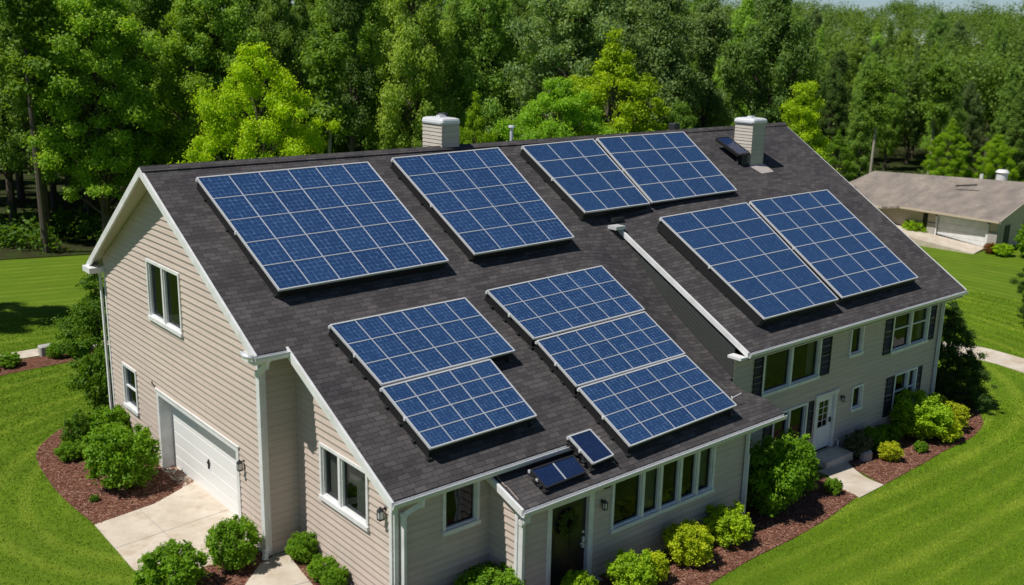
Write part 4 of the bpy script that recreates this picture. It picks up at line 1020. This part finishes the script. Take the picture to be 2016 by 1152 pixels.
FOREST=[(8.4,41.0,16.8,0,0),(99.9,11.0,12.8,3,0),(87.4,21.5,12.9,3,0),(35.5,20.8,17.9,2,0),(2.9,46.0,17.7,0,0),(28.2,28.1,18.6,1,1),(45.8,12.9,18.2,2,1),(25.1,30.7,16.6,1,1),(41.3,18.6,16.7,2,2),(83.7,28.8,12.9,3,3),(33.1,26.9,17.1,1,3),(96.2,18.5,12.1,3,4),(37.8,25.4,18.2,2,5),(3.3,51.6,18.6,0,5),(19.0,38.0,17.2,0,5),(8.0,47.3,17.5,0,5),(46.3,18.7,14.7,2,5),(92.0,24.3,10.9,3,5),(22.8,36.4,16.1,0,6),(28.7,33.8,17.3,1,6),(12.8,46.1,16.9,0,7),(32.9,33.4,15.5,1,8),(107.1,14.6,10.9,3,8),(44.5,24.4,18.5,2,9),(22.0,40.7,16.1,0,9),(97.6,24.9,11.0,3,9),(7.9,53.3,17.7,0,9),(18.1,47.3,19.1,0,11),(54.7,19.0,16.4,2,11),(88.2,35.3,12.1,3,11),(7.5,58.0,16.0,0,12),(38.5,33.5,16.0,1,12),(27.1,41.0,17.9,0,12),(12.4,53.2,16.6,0,12),(44.4,30.3,15.6,2,13),(4.8,61.2,17.9,0,13),(104.5,23.6,13.0,3,13),(34.8,38.9,18.9,1,14),(31.2,43.0,18.3,1,14),(109.5,20.3,13.3,3,14),(55.7,22.8,15.5,2,15),(101.9,28.8,12.5,3,15),(26.3,47.1,16.6,0,16),(15.0,58.2,19.8,0,17),(21.6,52.0,16.7,0,17),(116.2,19.1,13.8,3,17),(41.1,39.0,17.1,1,18),(12.0,60.9,16.2,0,18),(32.0,47.2,19.3,1,18),(113.7,23.5,14.1,3,19),(100.8,35.4,13.3,3,19),(3.9,70.2,17.6,0,19),(10.1,64.6,17.5,0,19),(54.4,30.8,14.8,2,20),(38.9,44.0,18.9,1,20),(62.4,25.8,15.4,2,21),(123.5,19.7,14.4,3,22),(97.7,40.8,13.8,3,22),(46.7,39.3,15.5,2,22),(25.5,56.7,19.6,0,23),(114.2,29.1,12.2,3,23),(21.7,59.8,16.4,0,23),(7.1,73.4,18.6,0,24),(30.9,53.4,18.9,0,24),(52.4,39.7,16.9,2,25),(44.9,46.2,17.6,1,26),(60.7,33.9,15.7,2,26),(108.6,37.0,11.8,3,26),(20.8,66.1,18.1,0,27),(105.6,41.4,13.5,3,27),(130.0,21.7,13.2,3,28),(27.9,63.9,16.1,0,30),(6.8,82.2,18.7,0,30),(15.4,74.3,18.4,0,30),(43.0,53.7,15.9,1,30),(129.1,26.8,14.0,3,31),(50.2,48.2,16.5,1,31),(69.8,32.0,17.6,2,31),(114.6,39.6,12.9,3,32),(121.9,33.4,12.9,3,32),(41.1,59.1,16.2,1,33),(62.2,40.7,17.7,2,33),(28.7,68.8,17.8,0,34),(24.3,72.6,18.8,0,34),(19.8,76.6,19.8,0,35),(69.1,38.2,17.7,2,35),(36.2,63.1,19.8,0,35),(122.1,38.3,12.3,3,36),(56.0,50.2,18.0,2,36),(48.5,58.0,17.9,1,37),(108.6,51.1,13.3,3,37),(138.9,26.8,14.2,3,38),(77.3,34.6,16.4,2,38),(134.0,33.1,14.1,3,39),(18.0,83.6,17.5,0,39),(53.8,56.5,18.5,1,39),(64.2,49.3,16.1,2,40),(8.3,93.4,19.0,0,40),(16.0,88.2,16.5,0,41),(119.3,49.2,14.4,3,42),(40.7,69.1,18.5,0,42),(69.2,47.1,16.6,2,42),(46.9,66.6,19.9,1,42),(23.0,84.9,16.6,0,43),(30.1,78.5,16.2,0,43),(59.1,58.8,14.3,1,44),(139.0,34.7,13.2,3,44),(14.3,93.6,16.8,0,44),(147.9,29.0,13.6,3,45),(116.6,55.9,13.2,3,45),(11.0,99.2,20.0,0,46),(83.5,41.1,14.5,2,47),(121.8,53.3,15.1,3,47),(76.7,48.5,18.0,2,48),(71.6,52.9,18.4,2,48),(130.2,49.0,13.8,3,49),(36.2,81.4,16.5,0,49),(42.7,76.1,19.6,0,49),(143.1,38.4,14.6,3,49),(82.5,45.8,15.8,2,50),(149.8,33.5,14.5,3,50),(21.8,94.8,18.1,0,50),(9.6,105.9,16.1,0,50),(61.2,63.8,17.0,1,50),(50.5,76.4,18.8,1,52),(16.0,102.2,16.2,0,52),(27.5,94.8,18.5,0,53),(137.4,47.9,13.9,3,53),(71.2,60.6,15.8,2,54),(147.4,41.3,15.5,3,54),(155.8,34.1,14.5,3,54),(129.2,57.3,13.8,3,55),(63.9,69.1,17.2,1,55),(77.7,56.7,14.3,2,55),(46.8,80.3,16.6,0,55),(36.3,90.3,18.7,0,56),(160.7,32.3,13.3,3,56),(23.4,102.8,16.1,0,57),(44.3,84.9,19.3,0,57),(136.6,54.4,15.8,3,57),(92.9,47.7,16.4,2,58),(86.8,53.3,14.6,2,58),(125.9,66.3,13.7,3,59),(57.6,79.2,15.0,1,59),(62.5,75.0,16.6,1,59),(141.7,52.3,13.4,3,59),(149.6,45.8,14.4,3,59),(160.7,38.2,16.0,3,60),(53.9,83.4,18.4,1,60),(70.6,71.2,18.6,1,61),(89.1,57.9,15.9,2,63),(15.9,117.1,19.0,0,63),(75.6,70.1,15.2,2,64),(141.3,59.9,15.9,3,64),(165.2,41.3,14.2,3,66),(94.0,58.8,15.1,2,67),(75.1,76.0,14.3,1,68),(61.6,87.2,14.5,1,68),(18.8,121.7,17.8,0,68),(45.7,100.0,16.4,0,69),(12.2,127.9,19.4,0,69),(35.5,109.8,19.0,0,70),(173.8,40.1,14.9,3,70),(31.6,112.7,16.9,0,70),(177.3,36.6,16.4,3,70),(103.3,56.6,18.5,2,71),(146.3,64.9,13.8,3,71),(161.2,52.0,16.5,3,71),(139.3,71.0,14.8,3,72),(27.7,119.0,19.3,0,72),(69.9,86.2,14.0,1,72),(41.1,109.1,17.2,0,73),(45.4,105.4,19.4,0,73),(76.7,81.7,16.7,1,73),(19.3,128.2,17.6,0,74),(86.5,74.2,16.6,2,74),(23.9,124.3,17.7,0,74),(185.3,36.1,16.8,3,75),(64.4,94.3,17.8,1,75),(152.8,65.0,14.0,3,76),(161.7,59.2,16.0,3,77),(176.8,53.5,16.1,3,82),(156.3,71.0,14.6,3,83),(147.0,79.3,15.2,3,83),(186.6,50.9,15.4,3,87),(152.4,81.3,16.3,3,88),(197.0,44.7,16.1,3,89),(171.1,67.5,16.3,3,89),(197.0,50.5,15.6,3,93),(202.1,47.4,15.4,3,94)]
TONES = [(0.060, 0.118, 0.017), (0.080, 0.150, 0.018), (0.100, 0.185, 0.018), (0.072, 0.122, 0.028), (0.125, 0.205, 0.022), (0.050, 0.098, 0.016)]
TLAB = ['dark green', 'mid green', 'fresh green', 'grey green', 'light green', 'deep green']
ZONE = ['beyond the left lawn', 'behind the left part of the roof', 'behind the right part of the roof', 'behind the neighbouring house']
for i, (x, y, h, zn, dp) in enumerate(FOREST):
    if zn in (1, 2): h += 2.5
    if zn == 0: h += 1.5
    k = R.choice([0, 1, 1, 2, 2, 3, 4, 5]) if zn else R.choice([0, 0, 1, 5, 1, 2])
    row = 'in the front forest row' if dp < 5 else 'in the forest' if dp < 22 else 'deep in the forest'
    lb = '%s tree %s %s' % (TLAB[k], row, ZONE[zn])
    c = TONES[k]; c = (c[0] * 1.12, c[1], c[2] * 1.5); j = R.uniform(1.7, 2.9) * (0.85 if zn == 0 else 1)
    tree('forest_tree', x, y, h, tuple(v * j for v in c), lb, R.choice(TV), group='%s forest trees %s %s' % (TLAB[k], row, ZONE[zn]), wide=R.uniform(.66, .95))
# slim trees with long visible trunks at the forest edge
SL_ = tree_variant(51, 15, 1.9, .60, 40, 9000, .20, 'airy', .8)
for (x, y, h, mt, lb) in ((7.2, 37.2, 17, 'bark', 'slim tree with a long bare grey trunk at the left end of the forest edge'), (21.2, 27.0, 14.5, 'pale_bark', 'slim tree with a pale trunk between the yellow green tree and the ridge chimney'),
                     (79.0, 24.5, 12.5, 'pale_bark', 'slim pale trunked tree behind the left end of the neighbouring roof'), (86.5, 22.5, 13, 'pale_bark', 'slim pale trunked tree above the middle of the neighbouring roof')):
    root = tree('slim_tree', x, y, h, (0.16, 0.28, 0.03), lb, SL_); m = MB()
    m.tube([(0, 0, -.3), (.12, .05, 4.5), (-.1, .1, 9), (.1, 0, 13)], [.19, .15, .11, .03], 8); t_ = [o for o in root.children if o.name.startswith('trunk')][0]
    me = bpy.data.meshes.new('trunk'); me.from_pydata(m.v, [], m.f); me.materials.append(M[mt]); t_.data = me

# far wooded hillside: one mass of crowns nobody could count
rs = np.random.RandomState(77); cs = []; rd = []
for i in range(1500):
    d = 118 + 300 * rs.rand() ** 1.3; s = (-0.62 + 1.3 * rs.rand()) * d
    x = -10 + d * 0.647 + s * 0.7625; y = -27.3 + d * 0.7625 - s * 0.647
    if (d < 150 and s < d * .27): continue
    g = gh(x, y); hh = 8 + 5 * rs.rand()
    for k in range(4): cs.append((x + rs.normal(0, 1.6), y + rs.normal(0, 1.6), g + hh - .6 - 2.3 * k * rs.rand())); rd.append(2.0 + 1.2 * rs.rand())
c, n, t = clumps(cs, rd, [120] * len(cs), .8, rs, .45)
me = leaf_mesh('distant_woodland', c, n, .36 * (.6 + .8 * rs.rand(len(c))), t, 'leaf', 1.2, .7, rs)
o = bpy.data.objects.new('distant_woodland', me); COL.objects.link(o); o.color = (0.15, 0.25, 0.04, 1); tag(o, kind='stuff')
# undergrowth along the forest edge
rs = np.random.RandomState(78); cs = []; rd = []
for i in range(520):
    k = R.randrange(len(forest_poly) - 1); a = forest_poly[k]; b = forest_poly[k + 1]; t_ = R.random(); off = rs.rand() * 9
    x = a[0] + (b[0] - a[0]) * t_ + off * .4 + rs.normal(0, .8); y = a[1] + (b[1] - a[1]) * t_ + 1.2 + off * .9
    cs.append((x, y, gh(x, y) + .5 + .5 * rs.rand())); rd.append(.8 + .9 * rs.rand())
c, n, t = clumps(cs, rd, [70] * len(cs), .8, rs, .4)
me = leaf_mesh('undergrowth', c, n, .26 * (.6 + .8 * rs.rand(len(c))), t, 'leaf', 1.2, .7, rs)
o = bpy.data.objects.new('undergrowth', me); COL.objects.link(o); o.color = (0.10, 0.20, 0.02, 1); tag(o, kind='stuff')
# forest floor
fp = forest_poly + [(400, 200), (300, 500), (-300, 500), (-300, 120)]
X_, Y_ = np.meshgrid(np.arange(-120, 400, 6.0), np.arange(-90, 420, 6.0)); vs = []; fs = []
P_ = np.stack([X_.ravel(), Y_.ravel()], 1)
ins = inside(P_[:, 0] + 3, P_[:, 1] + 3, fp)
for q in np.nonzero(ins)[0]:
    x, y = P_[q]; b = len(vs); vs += [(x, y, gh(x, y) + .05), (x + 6, y, gh(x + 6, y) + .05), (x + 6, y + 6, gh(x + 6, y + 6) + .05), (x, y + 6, gh(x, y + 6) + .05)]; fs.append((b, b + 1, b + 2, b + 3))
tag(new_obj('forest_floor', vs, fs, 'forest_ground'), kind='structure')

# ------------------------------------------------------------------ the neighbouring house
nh = empty('neighbor_house', (63.0, 8.0, -1.2), 'single storey neighbouring house with brown shingle roof and wide garage door at the right', 'house')
RA, RB = Vector((66.6, 16.9, 3.1)), Vector((70.2, 4.6, 3.25)); E0, E1 = Vector((61.6, 18.8, 1.15)), Vector((62.45, 4.35, 1.15))
EM = Vector((61.85, 13.1, 1.05)); EN = Vector((62.2, 11.9, 1.25))
K0, K1 = Vector((73.5, 18.8, 1.15)), Vector((78.0, 5.6, 1.15))
m = MB(); top = [E0, EM, EN, E1, RB, RA]
m.add([tuple(p) for p in top] + [tuple(p - Vector((0, 0, .16))) for p in top], [(0, 1, 2, 3, 4, 5)[::-1]] + [(i, i + 6, (i + 1) % 6 + 6, (i + 1) % 6) for i in range(6)])
m.add([tuple(p) for p in (RA, RB, K1, K0)], [(0, 1, 2, 3)]); m.add([tuple(p) for p in (RA, K0, E0)], [(0, 1, 2)])
nr = m.build('roof', 'shingle_brown', nh)
m = MB(); m.bar((66.6, 9.9, 2.72), (66.9, 8.4, 2.95), .14, .10); sub('roof_vent', m, 'dark_metal', nr)
m = MB(); m.tube([(70.0, 8.0, 2.9), (70.0, 8.0, 3.75)], [.42, .42], 14); m.tube([(70.0, 8.0, 3.75), (70.0, 8.0, 3.95)], [.52, .35], 14); sub('roof_vent', m, 'white_trim', nr)
m = MB(); m.tube([(69.4, 9.3, 3), (69.4, 9.3, 3.5)], .14, 8); sub('vent_pipe', m, 'white_trim', nr)
m = MB(); m.box(63.0, 63.2, 9.2, 18.5, -1.6, 1.0); m.box(63.0, 63.2, 4.7, 5.45, -1.6, 1.0); m.box(63.0, 63.2, 5.45, 9.2, .78, 1.0); m.build('wall', 'neighbor_wall', nh)
m = MB(); m.add([(63.0, 4.7, -1.6), (75.8, 5.9, -1.6), (75.8, 5.9, 1.1), (69.8, 5.35, 2.95), (63.0, 4.7, 1.0)], [(0, 1, 2, 3, 4)]); m.build('gable_wall', 'neighbor_wall', nh)
m = MB()
for i in range(4): m.box(63.08, 63.14, 5.47, 9.18, -1.05 + i * .46, -1.05 + i * .46 + .445)
gdn = m.build('garage_door', 'white_trim', nh)
m = MB(); m.box(62.93, 63.06, 9.2, 9.32, -1.2, .9); m.box(62.93, 63.06, 5.3, 5.45, -1.2, .9); m.box(62.93, 63.06, 5.3, 9.32, .78, .9); m.build('door_frame', 'white_trim', nh)
for y0_, y1_ in ((4.62, 5.28), (9.34, 9.95)): m = MB(); m.box(62.9, 63.06, y0_, y1_, -1.3, .2); m.build('stone_pier', 'stone', nh)
m = MB(); m.box(62.95, 63.05, 10.0, 10.35, -1.1, .85); m.build('door', 'dark_door', nh)
m = MB(); m.add([(64.5, 4.8, -1.0), (65.6, 4.92, -1.0), (65.6, 4.92, .55), (64.5, 4.8, .55)], [(0, 1, 2, 3)]); m.build('window', 'black', nh); m = MB(); m.add([(68.5, 5.18, -.3), (70, 5.32, -.3), (70, 5.32, .75), (68.5, 5.18, .75)], [(0, 1, 2, 3)]); m.build('window', 'black', nh)
m = MB(); m.bar((62.4, 4.3, 1.05), (70.2, 4.55, 3.14), .05, .2); m.bar((61.6, 18.7, 1.06), (61.83, 13.2, .97), .06, .15); m.bar((62.18, 11.9, 1.15), (62.42, 4.4, 1.06), .06, .15); m.build('fascia', 'neighbor_wall', nh)
vs = [(61.3, 14.2, -.25), (63.0, 14.2, -.2), (63.0, 9.2, -.55), (63.0, 5.4, -1.0), (60.9, 5.2, -1.16), (60.6, 9.4, -.75)]
m = MB(); m.add(vs + [(x, y, -1.7) for x, y, z in vs], [(0, 5, 4, 3, 2, 1)] + [(i, (i + 1) % 6, (i + 1) % 6 + 6, i + 6) for i in range(6)])
tag(m.build('driveway', 'concrete'), kind='structure')
# wooden rail fence far behind it
fn = empty('rail_fence', (90, 14, -1.2), 'weathered wooden rail fence in front of the trees at the far right', 'fence')
for i in range(5):
    p = Vector((88 + 1.4 * i, 17 - 2.2 * i, -1.3)); m = MB(); m.bar(p, p + Vector((0, 0, 1.5)), .14, .14, (1, 0, 0)); m.build('post', 'wood', fn)
for z in (-.6, -.05): m = MB(); m.bar((88, 17, z), (93.6, 8.2, z + .1), .05, .12); m.build('rail', 'wood', fn)

# wreath on the dark door
rs = np.random.RandomState(5); a = rs.rand(900) * 6.283; rr = .24 + rs.normal(0, .045, 900)
c = np.stack([5.86 + rr * np.cos(a), -10.98 - .03 - .05 * rs.rand(900), 1.52 + rr * np.sin(a)], 1)
me = leaf_mesh('wreath', c, np.tile([0, -1, .3], (900, 1)), .06 + .03 * rs.rand(900), rs.rand(900), 'leaf', 1.3, .6, rs)
o = bpy.data.objects.new('wreath', me); COL.objects.link(o); o.color = (0.09, .13, .02, 1); tag(o, 'small green leaf wreath hanging on the dark front door', 'wreath')

# ------------------------------------------------------------------ mulch chips and grass
def flakes(name, pts, sx, sy, material, lift=0.02):
    n = len(pts); rs = NR; a = rs.rand(n) * 6.283; t = rs.normal(0, .18, (n, 2))
    ux = np.stack([np.cos(a), np.sin(a), t[:, 0]], 1) * (sx * (.5 + rs.rand(n)))[:, None]; uy = np.stack([-np.sin(a), np.cos(a), t[:, 1]], 1) * (sy * (.5 + rs.rand(n)))[:, None]
    v = np.stack([pts - ux - uy, pts + ux - uy, pts + ux + uy, pts - ux + uy], 1); v[:, :, 2] += lift
    me = bpy.data.meshes.new(name); me.vertices.add(4 * n); me.vertices.foreach_set('co', v.reshape(-1).astype(np.float32))
    me.loops.add(4 * n); me.loops.foreach_set('vertex_index', np.arange(4 * n, dtype=np.int32)); me.polygons.add(n)
    me.polygons.foreach_set('loop_start', np.arange(0, 4 * n, 4, dtype=np.int32)); me.polygons.foreach_set('loop_total', np.full(n, 4, np.int32))
    me.materials.append(M[material]); me.update(); me.validate()
    o = bpy.data.objects.new(name, me); COL.objects.link(o); return tag(o, kind='stuff')
GZ = np.vectorize(gz)
for ci in range(3):
    allp = []
    for k, p in beds.items():
        P_ = np.array(p); lo, hi = P_.min(0), P_.max(0); n = int((hi[0] - lo[0]) * (hi[1] - lo[1]) * (110 if k != 'bed_far' else 30))
        q = lo + (hi - lo) * NR.rand(n, 2); q = q[inside(q[:, 0], q[:, 1], p) & ~inside(q[:, 0], q[:, 1], drive) & ~inside(q[:, 0], q[:, 1], walk_right) & ~inside(q[:, 0], q[:, 1], walk_low)]; allp.append(q)
    q = np.concatenate(allp); flakes('mulch_chips', np.column_stack([q, GZ(q[:, 0]) + .012]), (.04), .013, 'chip%d' % ci)

def grass(name, region, dens, hgt, wdt):
    q = []
    for (x0, x1, y0, y1, kd) in region:
        n = int((x1 - x0) * (y1 - y0) * dens * kd); q.append(np.array([x0, y0]) + np.array([x1 - x0, y1 - y0]) * NR.rand(n, 2))
    q = np.concatenate(q)
    rel = q - np.array([-9.99, -27.34]); d = rel @ np.array([.647, .7625]); s = rel @ np.array([.7625, -.647])
    keep = (d > 8) & (np.abs(s) < d * .56 + 2.5)
    hp = [(0.5, 5.5), (0.5, -5.5), (1.45, -5.5), (1.45, -9.9), (4.25, -11), (13, -11), (13, -9.25), (27.4, -9.25), (27.4, 5.5)]
    for p in [hp, drive, walk_low, walk_right, path_far, path_right] + list(beds.values()): keep &= ~inside(q[:, 0], q[:, 1], p)
    q = q[keep]; d = d[keep]; n = len(q)
    B = 3; qq = np.repeat(q, B, 0) + NR.normal(0, .03, (n * B, 2)); N = n * B
    z = -0.055 * np.clip(qq[:, 0] - 1, 0, 22)
    a = NR.rand(N) * 6.283; h = hgt * (.6 + .8 * NR.rand(N)); lean = NR.normal(0, .5, (N, 2)) * h[:, None]; w_ = wdt * (.7 + .6 * NR.rand(N)) * np.repeat(np.clip(d / 28, .8, 2.2), B)
    dx = np.stack([np.cos(a), np.sin(a)], 1) * w_[:, None]
    v = np.empty((N, 3, 3), np.float32)
    v[:, 0, :2] = qq - dx; v[:, 1, :2] = qq + dx; v[:, 2, :2] = qq + lean; v[:, 0, 2] = z; v[:, 1, 2] = z; v[:, 2, 2] = z + h
    me = bpy.data.meshes.new(name); me.vertices.add(3 * N); me.vertices.foreach_set('co', v.reshape(-1))
    me.loops.add(3 * N); me.loops.foreach_set('vertex_index', np.arange(3 * N, dtype=np.int32)); me.polygons.add(N)
    me.polygons.foreach_set('loop_start', np.arange(0, 3 * N, 3, dtype=np.int32)); me.polygons.foreach_set('loop_total', np.full(N, 3, np.int32))
    me.materials.append(M['grass_blade']); me.update()
    o = bpy.data.objects.new(name, me); COL.objects.link(o); return tag(o, kind='stuff')
grass('grass', [(-12, 1, -9, 14, 1.0), (-14, 5, 14, 22, .6), (2, 40, -26, -10.5, 1.0), (27, 50, -14, 4, .5)], 260, .035, .010)
